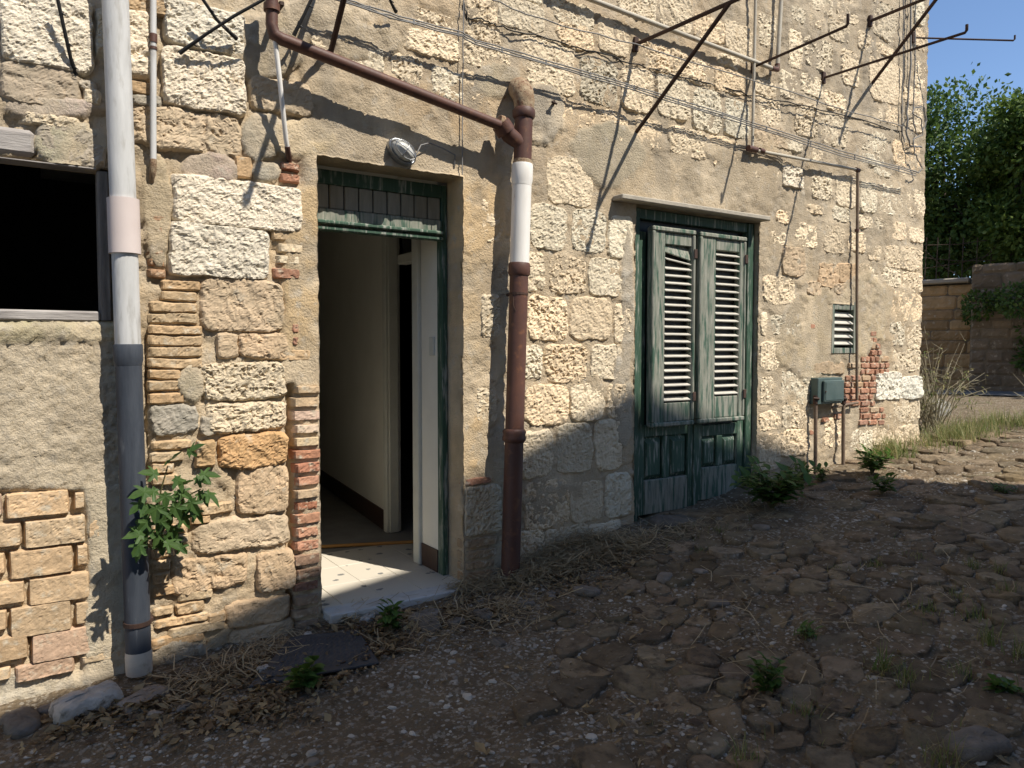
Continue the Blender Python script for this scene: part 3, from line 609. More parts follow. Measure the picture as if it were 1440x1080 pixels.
ty = np.linspace(.03, yp - .003, 4); txs = np.arange(DX0 - .115, 2.75, .25)
for a in txs:
    for b, c in zip(ty[:-1], ty[1:]): MB().box(a + .001, a + .249, b + .001, c - .001, FLOOR - .03, FLOOR + rng.uniform(-.001, .001), .002).build('floor_tile', 'terrazzo', hfloor)
MB().box(wx(617, 480, .4), wx(617, 480, .4) + .02, .30, .36, wz(618, 500, .33), wz(618, 474, .33), .004).build('switch', 'white_paint', house).location.x = XI - .006 - WL[house].x
sl0 = W(452, 880, -.10); sl1 = W(622, 828, -.02)
MB().box(DX0 + .01, DX1 - .06, -.11, .028, FLOOR - .055, FLOOR + .004, .008).build('door_sill', 'marble', house)

# ---- window on the left
yw = .05
wb = W(80, 437, yw)[2]; wt = W(80, 236, yw)[2]
MB().box(WX0, WX1 - .056, yw - .05, yw + .04, WZ0 - .005, wb, .008).build('window_frame', 'old_wood', house)
MB().box(WX1 - .055, WX1 - .004, yw - .045, yw + .04, WZ0 - .004, WZ1 - .01, .008).build('window_frame', 'old_wood_shaded', house)
MB().box(WX0, WX1 - .056, yw - .055, yw + .05, wt + .002, WZ1 - .004, .010).build('window_frame', 'old_wood', house)
MB().box(WX0 - .1, W(50, 200)[0], -.006, .1, W(25, 219)[2] + .002, W(25, 180)[2], .02).build('lintel_beam', 'old_wood', house)
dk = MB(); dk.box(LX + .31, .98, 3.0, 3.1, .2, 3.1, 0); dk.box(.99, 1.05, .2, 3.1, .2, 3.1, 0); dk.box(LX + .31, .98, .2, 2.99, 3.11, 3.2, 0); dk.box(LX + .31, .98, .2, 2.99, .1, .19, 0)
dk.build('room_wall', 'dark_interior', house)  # room behind the window coloured near-black in place of real shade

# ---- green shuttered door
ys0 = .055
MB().box(SX0 + .003, SX0 + .085, ys0 - .01, .11, SZ0, SZ1 - .004, .006).box(SX1 - .085, SX1 - .003, ys0 - .01, .11, SZ0, SZ1 - .004, .006).box(SX0 + .086, SX1 - .086, ys0, .11, wz(980, 318, ys0), SZ1 - .004, .006).build('door_frame', 'green_paint', house)
def lv(px, py, y): p = W(px, py, y); return p[0], p[2]
leaves = [(917, 976, 932, 969, 345, 566), (983, 1047, 1003, 1036, 353, 557)]
for li, (a, b, o0, o1, ot, ob) in enumerate(leaves):
    x0 = wx(a, 460, ys0); x1 = wx(b, 460, ys0)
    if li == 0: xm = wx(979.5, 560, ys0)
    L0, L1 = (SX0 + .088, xm - .003) if li == 0 else (xm + .003, SX1 - .088)
    cxp = (a + b) / 2
    zb = float(gtop(np.array(x0), np.array(-.02))) + .02
    zt = wz(cxp, 330, ys0); zs0 = wz(cxp, 598 - 6 * li, ys0 - .05); zs1 = wz(cxp, 322 + 9 * li, ys0 - .05)
    leaf = MB()
    leaf.box(L0, L0 + .075, ys0 + .012, ys0 + .05, zb, zt); leaf.box(L1 - .075, L1, ys0 + .012, ys0 + .05, zb, zt)
    zl = wz(cxp, 612, ys0)
    leaf.box(L0 + .076, L1 - .076, ys0 + .014, ys0 + .05, zl, zl + .09)
    mid = (L0 + L1) / 2; zk = zb + .26
    leaf.box(mid - .035, mid + .035, ys0 + .014, ys0 + .05, zk, zl - .001)
    leaf.box(L0 + .076, L1 - .076, ys0 + .034, ys0 + .048, zk, zl - .001, 0) if False else None
    dl = leaf.build('door_leaf', 'green_paint', house)
    MB().box(L0 + .076, L1 - .076, ys0 + .008, ys0 + .05, zb, zk - .001, .006).build('bottom_board', 'grey_wood', dl)
    for (pa, pb) in ((L0 + .078, mid - .037), (mid + .037, L1 - .078)):
        MB().add([(pa, ys0 + .044, zk + .001), (pb, ys0 + .044, zk + .001), (pb, ys0 + .044, zl - .003), (pa, ys0 + .044, zl - .003), (pa + .03, ys0 + .016, zk + .035), (pb - .03, ys0 + .016, zk + .035), (pb - .03, ys0 + .016, zl - .05), (pa + .03, ys0 + .016, zl - .05)],
                 [(0, 1, 5, 4), (1, 2, 6, 5), (2, 3, 7, 6), (3, 0, 4, 7), (4, 5, 6, 7)]).build('panel', 'green_paint', dl)
    # louvred shutter standing proud of the leaf
    ya, yb = ys0 - .055, ys0 + .008
    ox0 = wx(o0, 460, ys0 - .03); ox1 = wx(o1, 460, ys0 - .03); oz1 = wz(cxp, ot, ys0 - .03); oz0 = wz(cxp, ob, ys0 - .03)
    sx0, sx1 = wx(a, 460, ya), wx(b, 460, ya)
    sh = MB().box(sx0, ox0, ya, yb, zs0, zs1, .008).box(ox1, sx1, ya, yb, zs0, zs1, .008)
    sh.box(ox0 + .001, ox1 - .001, ya + .006, yb, oz1, zs1 - .03, .005); sh.box(ox0 + .001, ox1 - .001, ya + .006, yb, zs0 + .03, oz0, .005)
    so = sh.build('shutter', 'grey_wood', house)
    MB().box(sx0 - .006, sx1 + .006, ya - .014, yb - .02, zs1 - .029, zs1 + .006, .008).box(sx0 - .006, sx1 + .006, ya - .014, yb - .02, zs0 - .006, zs0 + .029, .008).box(sx0 - .008, sx0 + .026, ya - .014, yb - .02, zs0 + .03, zs1 - .03, .007).box(sx1 - .022, sx1 + .004, ya - .010, yb - .02, zs0 + .03, zs1 - .03, .007).build('moulding', 'grey_wood', so)
    for hz in (.12, .86): MB().box(sx1 - .02, sx1 + .012, ya - .018, ya - .0105, zs0 + (zs1 - zs0) * hz, zs0 + (zs1 - zs0) * hz + .07, .003).build('hinge', 'rust_iron', so)
    MB().box(ox0 - .01, ox1 + .01, yb - .006, yb + .004, oz0 - .01, oz1 + .01, 0).build('backing', 'black_cable', so)
    ns = 20 if li == 0 else 20; hh = oz1 - oz0
    for k in range(ns):
        zc = oz0 + hh * (k + .5) / (ns + (1.6 if li == 0 else 0)); tilt = R(24); mo = (ox0 + ox1) / 2
        rot = Matrix.Translation((mo, (ya + yb) / 2 - .006, zc)) @ Matrix.Rotation(tilt + rng.normal(0, .04), 4, 'X')
        yw_ = 0.0
        if li == 0 and k == ns - 1: rot = rot @ Matrix.Rotation(R(6), 4, 'Y')
        MB().box(ox0 + .001 - mo, ox1 - .001 - mo, -.026, .026, -.005, .005, .002, rot).build('slat', 'slat_wood', so)
    if li == 0:
        rot = Matrix.Translation(((ox0 + ox1) / 2, ya + .03, oz1 - .035)) @ Matrix.Rotation(R(10), 4, 'Y') @ Matrix.Rotation(R(70), 4, 'X')
        MB().box(-(ox1 - ox0) / 2 + .002, (ox1 - ox0) / 2 - .002, -.05, .05, -.006, .006, .002, rot).build('slat', 'grey_wood', so)['label'] = 'loose tilted slat at the top of the shutter'
    if li == 0: MB().box(xm - .022, xm + .022, ys0 + .001, ys0 + .011, zb, zl + .07, .006).build('meeting_strip', 'green_paint', dl)
MB().box(SX0 + .086, SX1 - .086, .105, .115, SZ0, SZ1, 0).build('door_backing', 'black_cable', house)
ca_, cb_ = W(874, 270, -.09), W(1083, 300, -.09)
MB().box(ca_[0], cb_[0], -.10, .02, SZ1 + .005, SZ1 + .04, .006).build('lintel_slab', 'concrete', house)
# ---- little louvred vent
vf = MB().box(VX0 + .002, VX0 + .045, -.012, .07, VZ0, VZ1 + .03, .004).box(VX1 - .045, VX1 - .002, -.012, .07, VZ0, VZ1 + .03, .004).box(VX0 + .046, VX1 - .046, -.008, .07, VZ0, VZ0 + .05, .004).box(VX0 + .046, VX1 - .046, -.008, .07, VZ1 - .05, VZ1, .004).build('vent_frame', 'grey_wood', house)
for k in range(5):
    zc = VZ0 + .09 + (VZ1 - VZ0 - .17) * (k + .2) / 4.4; rot = Matrix.Translation((0, .02, zc)) @ Matrix.Rotation(R(42), 4, 'X')
    MB().box(VX0 + .046, VX1 - .046, -.036, .036, -.006, .006, .002, rot).build('slat', 'slat_wood', vf)
MB().box(VX0, VX1, .085, .09, VZ0, VZ1, 0).build('vent_backing', 'black_cable', house)

# ============================================================ PIPES, CABLES, BRACKETS ON THE FACADE
def V3(px, py, y): return Vector(W(px, py, y))
def pr(px0, px1, y): return abs(W(px1, 400, y)[0] - W(px0, 400, y)[0]) / 2
def lerp(p, q, t): return p + (q - p) * t
# left drainpipe
yp_ = -.10
tp = V3(160, -60, yp_); bt = V3(196, 950, yp_); up = lambda py: V3(163.5 + 32.5 * py / 950, py, yp_)
dp = thing('drainpipe', 'tall grey plastic drainpipe with pinkish sleeve and dark blue lower length', 'pipe', tuple(bt))
MB().tube([tp, up(290)], .056, 20).build('upper_pipe', 'pvc_grey', dp, True)
MB().tube([up(280), up(357)], [.068, .068], 22).build('sleeve', 'pvc_pink', dp, True)['label'] = 'pinkish plastic sleeve joining two pipe lengths'
MB().tube([up(350), up(488)], .056, 20).build('middle_pipe', 'pvc_grey', dp, True)
MB().tube([up(484), up(486), up(506), up(514)], [.060, .063, .063, .057], 20).tube([up(512), up(916)], .0565, 20).build('lower_pipe', 'pvc_blue', dp, True)['label'] = 'scuffed dark blue grey lower length of pipe'
MB().tube([up(914), up(922), up(944), up(946)], [.058, .060, .058, .056], 20, False).tube([up(944), up(917)], [.052, .052], 20, False).build('end_piece', 'pvc_cream', dp, True)
MB().tube([up(872), up(878)], .062, 18).box(up(875).x + .02, up(875).x + .07, yp_ - .0, .0, up(875).z - .012, up(875).z + .012).build('bracket', 'rust_iron', dp)
# thin grey conduit
cp = lambda py: V3(215.5, py, -.035)
cn = thing('conduit', 'thin grey conduit hanging beside the tall grey drainpipe', 'pipe', tuple(cp(255)))
MB().tube([cp(-40), cp(225)], .0145, 12).build('tube', 'pvc_grey', cn, True)
MB().tube([cp(48), cp(60)], .018, 12).tube([cp(66), cp(70)], .018, 12).build('coupling', 'rust_pipe', cn, True)
MB().tube([cp(224), cp(240), V3(213, 255, -.01), V3(217, 262, .02)], [.016, .015, .012, .01], 10).build('broken_end', 'crust', cn, True)
# leaning white pipe
wp = thing('conduit', 'slim white pipe leaning on the wall with a rusty foot beside the doorway', 'pipe', tuple(V3(405, 222, -.03)))
MB().tube([V3(375, -40, -.16), V3(392, 100, -.13), V3(402, 195, -.06), V3(405, 212, -.03)], .0125, 12).build('tube', 'pvc_white', wp, True)
MB().tube([V3(404, 206, -.045), V3(406, 222, -.02), V3(407, 228, .03)], [.0145, .015, .014], 10).build('foot', 'rust_pipe', wp, True)
# brown branch pipe
yb_ = -.15
bp_ = thing('branch_pipe', 'sloping brown pipe running down into the forked drain fitting', 'pipe', tuple(V3(700, 172, yb_)))
MB().tube([V3(383, -30, yb_), V3(382, 35, yb_), V3(386, 49, yb_), V3(396, 55, yb_), V3(702, 176, yb_)], [.03, .03, .032, .032, .030], 16).build('tube', 'rust_pipe', bp_, True)
MB().tube([V3(382, 6, yb_), V3(382, 16, yb_)], .040, 16).build('collar', 'rust_pipe', bp_, True)
MB().box(V3(384, 20, 0).x - .01, V3(384, 20, 0).x + .015, yb_, .0, V3(384, 20, 0).z - .012, V3(384, 20, 0).z + .012).build('bracket', 'rust_iron', bp_)
# main downpipe
yq = -.13
dn = lambda py: V3(737 - 19.5 * (py - 150) / 660, py, yq)
mp_ = thing('downpipe', 'brown downpipe with forked top and a white plastic length beside the doorway', 'pipe', tuple(dn(812)))
MB().tube([dn(150), dn(225)], .056, 18).tube([dn(222), dn(205), V3(716, 190, yq), V3(704, 172, yq)], [.046, .046, .050, .050], 18).build('fork', 'rust_pipe', mp_, True)
MB().tube([dn(153), dn(156), dn(164), dn(167)], [.062, .070, .070, .062], 18).build('collar', 'rust_pipe', mp_, True)
MB().tube([V3(712, 186, yq), V3(704, 174, yq)], [.060, .060], 18).build('collar', 'rust_pipe', mp_, True)
MB().tube([dn(370), dn(373), dn(385), dn(388)], [.064, .069, .069, .062], 18).build('collar', 'rust_pipe', mp_, True)
MB().tube([dn(603), dn(607), dn(611), dn(615), dn(619), dn(622)], [.062, .075, .069, .075, .073, .062], 18).build('collar', 'rust_pipe', mp_, True)
el = [dn(154), dn(142), V3(735, 132, yq + .004), V3(732, 127, yq + .03), V3(730, 125, yq + .08), V3(729, 125, yq + .2)]
MB().tube(el, [.060, .066, .070, .071, .070, .070], 18).build('elbow', 'crust', mp_, True)['label'] = 'crusted tan elbow turning into the wall'
MB().tube([dn(221), dn(228), dn(233)], [.050, .060, .054], 14).build('mortar_joint', 'crust', mp_, True)
MB().tube([V3(705, 174, yq), V3(700, 171, yq)], [.050, .044], 12).build('mortar_joint', 'crust', mp_, True)
MB().tube([dn(231), dn(234), dn(254), dn(260), dn(262)], [.064, .067, .067, .061, .061], 22).tube([dn(261), dn(372)], .061, 22).build('white_section', 'pvc_white', mp_, True)
MB().tube([dn(386), dn(812)], [.058, .060], 20).build('lower_section', 'rust_pipe', mp_, True)
MB().tube([dn(412), dn(415)], .0615, 16).tube([dn(413) + Vector((-.05, -.02, 0)), dn(430) + Vector((-.056, -.03, 0)), dn(438) + Vector((-.045, -.04, 0))], .003, 5).box(dn(413).x - .01, dn(413).x + .01, yq + .04, 0, dn(413).z - .01, dn(413).z + .01).build('strap', 'rust_iron', mp_)
# bulkhead lamp with its cable
lc = V3(566, 213, -.045)
lampo = thing('bulkhead_lamp', 'oval wall lamp with wire guard above the open doorway', 'lamp', tuple(lc))
axis = (V3(579, 224, -.06) - V3(553, 201, -.06)).normalized()
q = Vector((0, -1, 0)); w_ = axis.cross(q).normalized()
def ell(scale, ylo, n=16, m_=8, sharp=2.0):
    v = []; f = []
    for i in range(m_ + 1):
        t = i / m_ * math.pi / 2
        for j in range(n):
            a = 2 * math.pi * j / n
            v.append(lc + axis * (.082 * scale * math.cos(a) * math.cos(t) ** .7) + w_ * (.048 * scale * math.sin(a) * math.cos(t) ** .7) + q * (ylo + .060 * scale * math.sin(t)))
    for i in range(m_):
        for j in range(n): f.append((i * n + j, i * n + (j + 1) % n, (i + 1) * n + (j + 1) % n, (i + 1) * n + j))
    return v, f
MB().add(*ell(.93, .002)).build('globe', 'lamp_glass', lampo, True)
cage = MB()
def cpt(t, a): return lc + axis * (.086 * math.cos(a) * math.cos(t) ** .7) + w_ * (.052 * math.sin(a) * math.cos(t) ** .7) + q * (.002 + .064 * math.sin(t))
for a in (0, math.pi / 2): cage.tube([cpt(t, a) for t in np.linspace(0, math.pi / 2, 9)] + [cpt(t, a + math.pi) for t in np.linspace(math.pi / 2, 0, 9)[1:]], .0028, 6)
for t in (.02, .75): cage.tube([cpt(t, a) for a in np.linspace(0, 2 * math.pi, 25)], .0028 if t > .1 else .007, 6)
cage.build('wire_guard', 'aluminium', lampo, True)
bs = MB(); 
ring = [lc + axis * (.094 * math.cos(a)) + w_ * (.062 * math.sin(a)) for a in np.linspace(0, 2 * math.pi, 21)[:-1]]
bs.add([r_ + q * 0 for r_ in ring] + [r_ - q * .045 for r_ in ring], [tuple(range(20)), tuple(range(39, 19, -1))] + [(i, i + 20, (i + 1) % 20 + 20, (i + 1) % 20) for i in range(20)])
bs.build('base_plate', 'aluminium', lampo)
def hang(name, label, pts, r, m, cat='cable', group=None, n=6, sag=None, bumps=0):
    o = MB().tube(pts, r, n).build(name, m, None, True, origin=tuple(pts[0])); return tag(o, label, cat, group)
hang('lamp_cable', 'short pale cable looping from the oval wall lamp', [V3(586, 216, -.05), V3(592, 204, -.05), V3(604, 201, -.04), V3(622, 208, -.03), V3(640, 218, -.02), V3(639, 235, -.012), V3(636, 250, .05)], .004, 'grey_cable')
def poly(pts, y, k=6, wob=.004):
    out = []
    for (a, b) in zip(pts[:-1], pts[1:]):
        for t in np.linspace(0, 1, k, endpoint=False):
            out.append(V3(a[0] + (b[0] - a[0]) * t, a[1] + (b[1] - a[1]) * t, y) + Vector((0, rng.normal(0, wob), rng.normal(0, wob))))
    out.append(V3(*pts[-1], y)); return out
hang('wire', 'thin pale wire running straight down past the doorway corner', poly([(652, -30), (651, 110), (650, 246)], -.035), .0035, 'grey_cable')
bun = thing('cable_bundle', 'twin grey cable bundle strung across the facade from the doorway to the corner', 'cable', tuple(V3(500, 2, -.12)))
pth = [(440, -18), (500, 3), (560, 22), (650, 46), (668, 56), (740, 77), (893, 121), (1055, 171), (1180, 212), (1288, 241)]
for dy in (0, 3.2, 6): MB().tube(poly([(a, b + dy) for a, b in pth], -.12, 5, .002), .0042, 6).build('cable', 'grey_cable', bun, True)
for a in range(520, 1270, 62):
    b = np.interp(a, [p[0] for p in pth], [p[1] for p in pth]); MB().tube([V3(a, b - 1, -.12), V3(a, b + 7, -.12)], .006, 5).build('cable_tie', 'grey_cable', bun)
hang('wire', 'thin dark wire strung high above the cable bundle', poly([(684, -6), (740, 21), (893, 63), (1055, 112), (1180, 152), (1270, 178)], -.09), .0042, 'grey_cable')
kn = [V3(707, 5, -.09), V3(712, 8, -.085), V3(727, 12, -.09)]
hang('cable', 'kinked cable clipped tight to the wall near its upper edge', poly([(652, 4), (657, 26), (668, 26), (690, 33), (712, 40), (760, 52), (812, 68), (875, 84), (935, 101), (1000, 119), (1052, 133), (1120, 148), (1200, 166), (1268, 185)], -.012, 5, .007), .0045, 'black_cable')
# thin black barbed tubes slanting off the upper left wall
for i, (pts, lab) in enumerate((([(375, -3, -.20), (330, 22, -.16), (290, 48, -.10), (252, 75, -.04)], 'long thin black tube slanting down across pale stone'),
                                ([(283, -4, -.12), (305, 28, -.10), (333, 55, -.05)], 'thin black tube crossing the longer slanting tube'),
                                ([(440, -6, -.16), (428, 20, -.14), (413, 50, -.10)], 'thin black tube above the sloping brown pipe'),
                                ([(546, -6, -.1), (551, 6, -.08), (557, 17, -.05)], 'short black tube above the twin grey cables'),
                                ([(80, -6, -.10), (90, 40, -.07), (99, 80, -.04), (107, 106, .0)], 'thin black tube hanging on the big pale stone over the window'))):
    P_ = [V3(*p) for p in pts]; o = MB().tube(P_, [.008] * (len(P_) - 1) + [.011], 8)
    for p, q_ in zip(P_[:-1], P_[1:]): o.tube([lerp(p, q_, .5), lerp(p, q_, .5) + Vector((.02, -.01, -.015))], [.006, .002], 5)
    tag(o.build('black_tube', 'black_cable', None, True, origin=tuple(P_[-1])), lab, 'cable')
# beige conduit, then the gas pipe and meter box
yc = -.055
bc = thing('conduit', 'beige conduit slanting along the upper facade with an upright end', 'pipe', tuple(V3(1090, 98, yc)))
MB().tube([V3(760, -28, yc), V3(1088, 97, yc)], .017, 12).tube([V3(1093, 95, yc), V3(1100, -30, yc)], .017, 12).build('tube', 'beige_conduit', bc, True)
MB().tube([V3(1085, 96, yc), V3(1093, 98, yc), V3(1093, 90, yc)], .021, 10).build('elbow', 'rust_pipe', bc, True)
gp = thing('gas_pipe', 'thin gas pipe dropping, crossing and running down beside the small vent', 'pipe', tuple(V3(1185, 570, yc)))
g1 = MB().tube([V3(1063, -30, yc), V3(1058, 206, yc)], .012, 10).build('riser', 'beige_conduit', gp, True)
MB().tube([V3(1055, 210, yc), V3(1207, 239, yc)], .013, 10).build('crossing_pipe', 'beige_conduit', gp, True)
MB().tube([V3(1206, 238, yc), V3(1205, 400, yc), V3(1205, 563, yc)], .013, 10).tube([V3(1206, 566, yc), V3(1170, 573, yc)], .012, 10).build('drop_pipe', 'gas_pipe', gp, True)
MB().tube([V3(1052, 208, yc), V3(1064, 211, yc)], .024, 10).tube([V3(1068, 211, yc), V3(1074, 213, yc)], .02, 10).tube([V3(1203, 238, yc), V3(1208, 240, yc)], .02, 10).tube([V3(1205, 322, yc), V3(1205, 326, yc)], .02, 10).build('fitting', 'rust_pipe', gp, True)
bx0, bx1 = W(1152, 550, -.09)[0], W(1182, 550, -.09)[0]; bz0, bz1 = W(1167, 568, -.09)[2], W(1167, 532, -.09)[2]
mb_ = thing('meter_box', 'small dull green metal meter box on the wall below the vent', 'box', ((bx0 + bx1) / 2, 0, bz0))
MB().box(bx0 - .01, bx1 + .035, -.085, .0, bz0, bz1 + .005, .005).build('casing', 'box_green', mb_)
MB().box(bx0 + .045, bx1 + .022, -.112, -.086, bz0 + .02, bz1 - .018, .006).build('door', 'box_green', mb_)
MB().box(bx0 + .062, bx1 + .005, -.116, -.1125, bz0 + .036, bz1 - .034, .003).build('door_panel', 'box_green', mb_)
MB().tube([(bx0 + .057, -.1135, (bz0 + bz1) / 2), (bx0 + .057, -.120, (bz0 + bz1) / 2)], .006, 8).build('lock', 'rust_iron', mb_)
for px, lab, e in ((1147, 'rusty pipe rising from the ground to the left edge of the meter box', 655), (1186, 'rusty pipe rising from the ground to the right edge of the meter box', 648)):
    g = V3(px, e, -.06); gg = Vector((g.x, -.06, float(gtop(np.array(g.x), np.array(-.06))) - .06))
    t_ = thing('meter_pipe', lab.replace('left', 'near').replace('right', 'far'), 'pipe', tuple(gg), 'pipes under the meter box')
    MB().tube([gg, V3(px, 566, -.06)], .016, 10).build('tube', 'gas_pipe', t_, True)
    MB().tube([V3(px, 568, -.06), V3(px, 556, -.06)], [.024, .022], 8).tube([V3(px - 3, 560, -.06), V3(px + 5, 561, -.09)], .011, 8).build('valve', 'rust_iron', t_, True)
# clothes line brackets
def bracket(label, base, tip, tipy, hook=None, strut=None, r=.011):
    b = V3(*base, .0); t = V3(*tip, tipy)
    o = thing('clothesline_bracket', label, 'bracket', tuple(b), 'iron brackets for washing lines')
    pts = [b + (b - t).normalized() * .05, t]
    if hook: pts += [t + (t - b).normalized() * .012 + Vector((0, 0, .015)), t + (t - b).normalized() * .012 + Vector((0, 0, hook))]
    MB().tube(pts, r, 8).build('arm', 'rust_iron', o, True)
    if strut:
        s0 = V3(*strut[0], .03); s1 = lerp(b, t, strut[1]); MB().tube([s0, s1], r, 8).build('strut', 'rust_iron', o, True)
    MB().box(b.x - .02, b.x + .02, -.02, .03, b.z - .05, b.z + .05, .004).build('wall_plate', 'rust_iron', o); return o
bracket('iron washing line bracket with a long strut fixed above the green shuttered door', (893, 63), (1066, -14), -1.02, .06, ((891, 191), .80), .014)
bracket('plain iron washing line arm where the beige conduit ends', (1058, 95), (1190, 37), -.80, .08)
bracket('long plain iron washing line arm above the small vent', (1157, 110), (1357, 46), -1.18, .055)
bracket('iron washing line bracket with a strut close to the house corner', (1223, 30), (1346, -20), -.80, .06, ((1222, 123), .84), .015)
bracket('thin iron arm poking out past the house corner against the sky', (1283, 53), (1425, 57), -.62, .05, None, .009)
bracket('iron strutted bracket above the sloping brown pipe', (462, -70), (560, -190), -.95, .06, ((463, 82), .62), .016)
# cable drop at the corner
crn = thing('corner_cables', 'tangle of loose grey cables hanging down the far corner of the house', 'cable', tuple(V3(1285, 240, -.04)))
for i, p in enumerate(([(1271, -20), (1270, 90), (1268, 170), (1272, 200)], [(1282, -20), (1280, 90), (1276, 160), (1275, 190), (1280, 205), (1296, 207)], [(1288, -20), (1286, 100), (1284, 175), (1290, 190)], [(1296, 150), (1286, 152), (1282, 160), (1296, 168), (1297, 190), (1284, 196), (1286, 215), (1297, 236), (1292, 243), (1284, 240)], [(1297, 185), (1303, 170), (1299, 150)])):
    MB().tube(poly(p, -.03 - .012 * i, 5, .004), .006 if i != 1 else .009, 6).build('cable', 'grey_cable', crn, True)
hk = thing('iron_hook', 'rusty iron stub in the wall beside the forked pipe', 'hook', tuple(V3(778, 145, 0)))
MB().tube([V3(777, 150, .03), V3(779, 143, -.06)], .010, 8).build('pin', 'rust_iron', hk, True)
MB().tube([V3(776, 143, -.055), V3(783, 146, -.055)], .008, 8).build('cross_pin', 'rust_iron', hk, True)

# ============================================================ THINGS ON THE GROUND
def rock(label, px, py, lx, ly, h, rz, c, name='rubble_stone', m='rubble', group=None, cut=5, cat='stone', sink=.3):
    p = G(px, py); seed = int(px * 3 + py)
    n = 26; v = []; f = []; rr_ = random.Random(seed)
    prof = [(1.0, -sink), (1.02, .35), (.93, .82), (.72, 1.0), (.3, 1.03)]
    rad = [1 + rr_.uniform(-.10, .10) for _ in range(n)]; rad = [(rad[i] + rad[i - 1]) / 2 for i in range(n)]
    for s, z in prof:
        for j in range(n):
            a = 2 * math.pi * j / n; ca, sa = math.cos(a), math.sin(a); k = (abs(ca) ** cut + abs(sa) ** cut) ** (-1 / cut)
            v.append((lx / 2 * ca * k * s * rad[j] + rr_.gauss(0, .003), ly / 2 * sa * k * s * rad[j] + rr_.gauss(0, .003), h * z + rr_.gauss(0, h * .06)))
    v.append((0, 0, h * 1.02))
    for i in range(4): f += [(i * n + j, i * n + (j + 1) % n, (i + 1) * n + (j + 1) % n, (i + 1) * n + j) for j in range(n)]
    f += [(4 * n + j, 4 * n + (j + 1) % n, 5 * n) for j in range(n)] + [tuple(range(n))[::-1]]
    o = link(name, mesh(name, v, f), m, None, (p[0], p[1], float(gtop(p[0], p[1]))), True, c); o.rotation_euler = (rr_.uniform(-.06, .06), rr_.uniform(-.06, .06), rz)
    return tag(o, label, cat, group)
rock('white broken block of stone lying at the foot of the wall', 124, 1002, .27, .15, .075, .25, (.60, .56, .50), cut=7)
rock('flat grey slab fragment lying just past the drainpipe foot', 203, 988, .21, .13, .035, .5, (.33, .29, .25), cut=7)
rock('small white stone chip lying against the rubber mat edge', 371, 947, .06, .045, .03, .2, (.60, .57, .52))
rock('tiny white lump lying by the mat near the door sill', 433, 898, .045, .04, .03, 0, (.62, .59, .54))
rock('angular pale tile shard propped beside the door sill', 517, 873, .12, .05, .03, .7, (.58, .56, .52), cut=7)
LS = ['flat grey stone just past the white door sill beside the dark weed',
      'second flat grey stone touching the one beside the door sill weed',
      'small pale stone in the dead leaves between drainpipe and mat',
      'pale stone in dead leaves nearest the rubber mat corner',
      'small pale chip between the flat slab fragment and the leaves',
      'tiny grey stone in leaves just beyond the slab fragment',
      'broad dark stone at the wall foot beyond the white block',
      'small pale stone wedged between the white block and the dark stone',
      'small grey pebble stone by the brick jamb and mat',
      'grey stone in litter in front of the downpipe foot',
      'grey stone in litter just past the downpipe foot',
      'flat grey stone at the edge of the straw heap',
      'flat pale stone in the lane below the shuttered door threshold',
      'small pale stone beside the flat one below the shuttered door',
      'dark flat stone in litter between door sill and downpipe',
      'darker flat stone in litter closest before the downpipe',
      'wide dark slab forming the step before the green shuttered door',
      'small grey stone on the step slab of the shuttered door',
      'small pale stone beside the bushy weed toward the meter pipes',
      'small pale stone at the far meter pipe foot',
      'grey stone on the lane in front of the bushy weed',
      'grey stone at the straw heap end toward the shuttered door',
      'small grey stone alone on the pebbly lane before the downpipe',
      'largest pale boulder lying loose among the lane stones and grass tufts',
      'bright flat stone lying in the lane beside the alone green weed',
      'small flat grey stone on open lane below the straw heap']
for i, (px, py, s, c) in enumerate(((598, 872, .20, .27), (604, 885, .18, .21), (290, 968, .07, .36), (322, 958, .08, .32), (218, 1012, .07, .40), (258, 1000, .06, .30), (30, 1020, .22, .22), (70, 1000, .10, .34), (470, 905, .05, .34), (740, 850, .10, .26), (775, 838, .09, .28), (825, 832, .16, .24), (935, 810, .15, .26), (985, 800, .09, .32), (640, 880, .12, .22), (680, 868, .14, .20), (945, 735, .34, .18), (1010, 728, .12, .26), (1120, 672, .10, .30), (1175, 668, .08, .30), (1070, 742, .12, .26), (880, 780, .10, .22), (700, 905, .1, .2), (1375, 1050, .24, .24), (1255, 730, .12, .34), (1010, 850, .12, .22))):
    rock(LS[i], px, py, s, s * .62, s * .15 + .006, (i * 1.3) % 3, (c, c * .90, c * .78), group='loose stones in the lane', cut=3)
# rubber mat
mt = thing('rubber_mat', 'worn black rubber doormat lying crooked in the dead leaves', 'mat', tuple(G(445, 925)))
cm = [G(352, 962), G(396, 902), G(505, 890), G(535, 936)]; cm = [G(350, 972), G(533, 938), G(503, 889), G(408, 905)]
nu, nv = 90, 60; v = []; f = []
for j in range(nv):
    for i in range(nu):
        a, b = i / (nu - 1), j / (nv - 1); p = (cm[0] * (1 - a) + cm[1] * a) * (1 - b) + (cm[3] * (1 - a) + cm[2] * a) * b
        ed = min(a, 1 - a, b * .7, (1 - b) * .7); rib = 0 if ed < .075 else .010 * max(0, math.sin(a * 95 + (1.6 if int(b * 20) % 2 else 0))) * abs(math.sin(b * math.pi * 20))
        z = float(gz(p[0], p[1])) + .022 + .010 * math.sin(a * 4 + 1) * b + rib; v.append((p[0], p[1], z))
k0 = nu * nv; v += [(p[0], p[1], p[2] - .012) for p in v]
idx = np.arange(nu * nv).reshape(nv, nu); ff = grid_faces(nu, nv).tolist(); ff2 = [[q_ + k0 for q_ in x[::-1]] for x in ff]
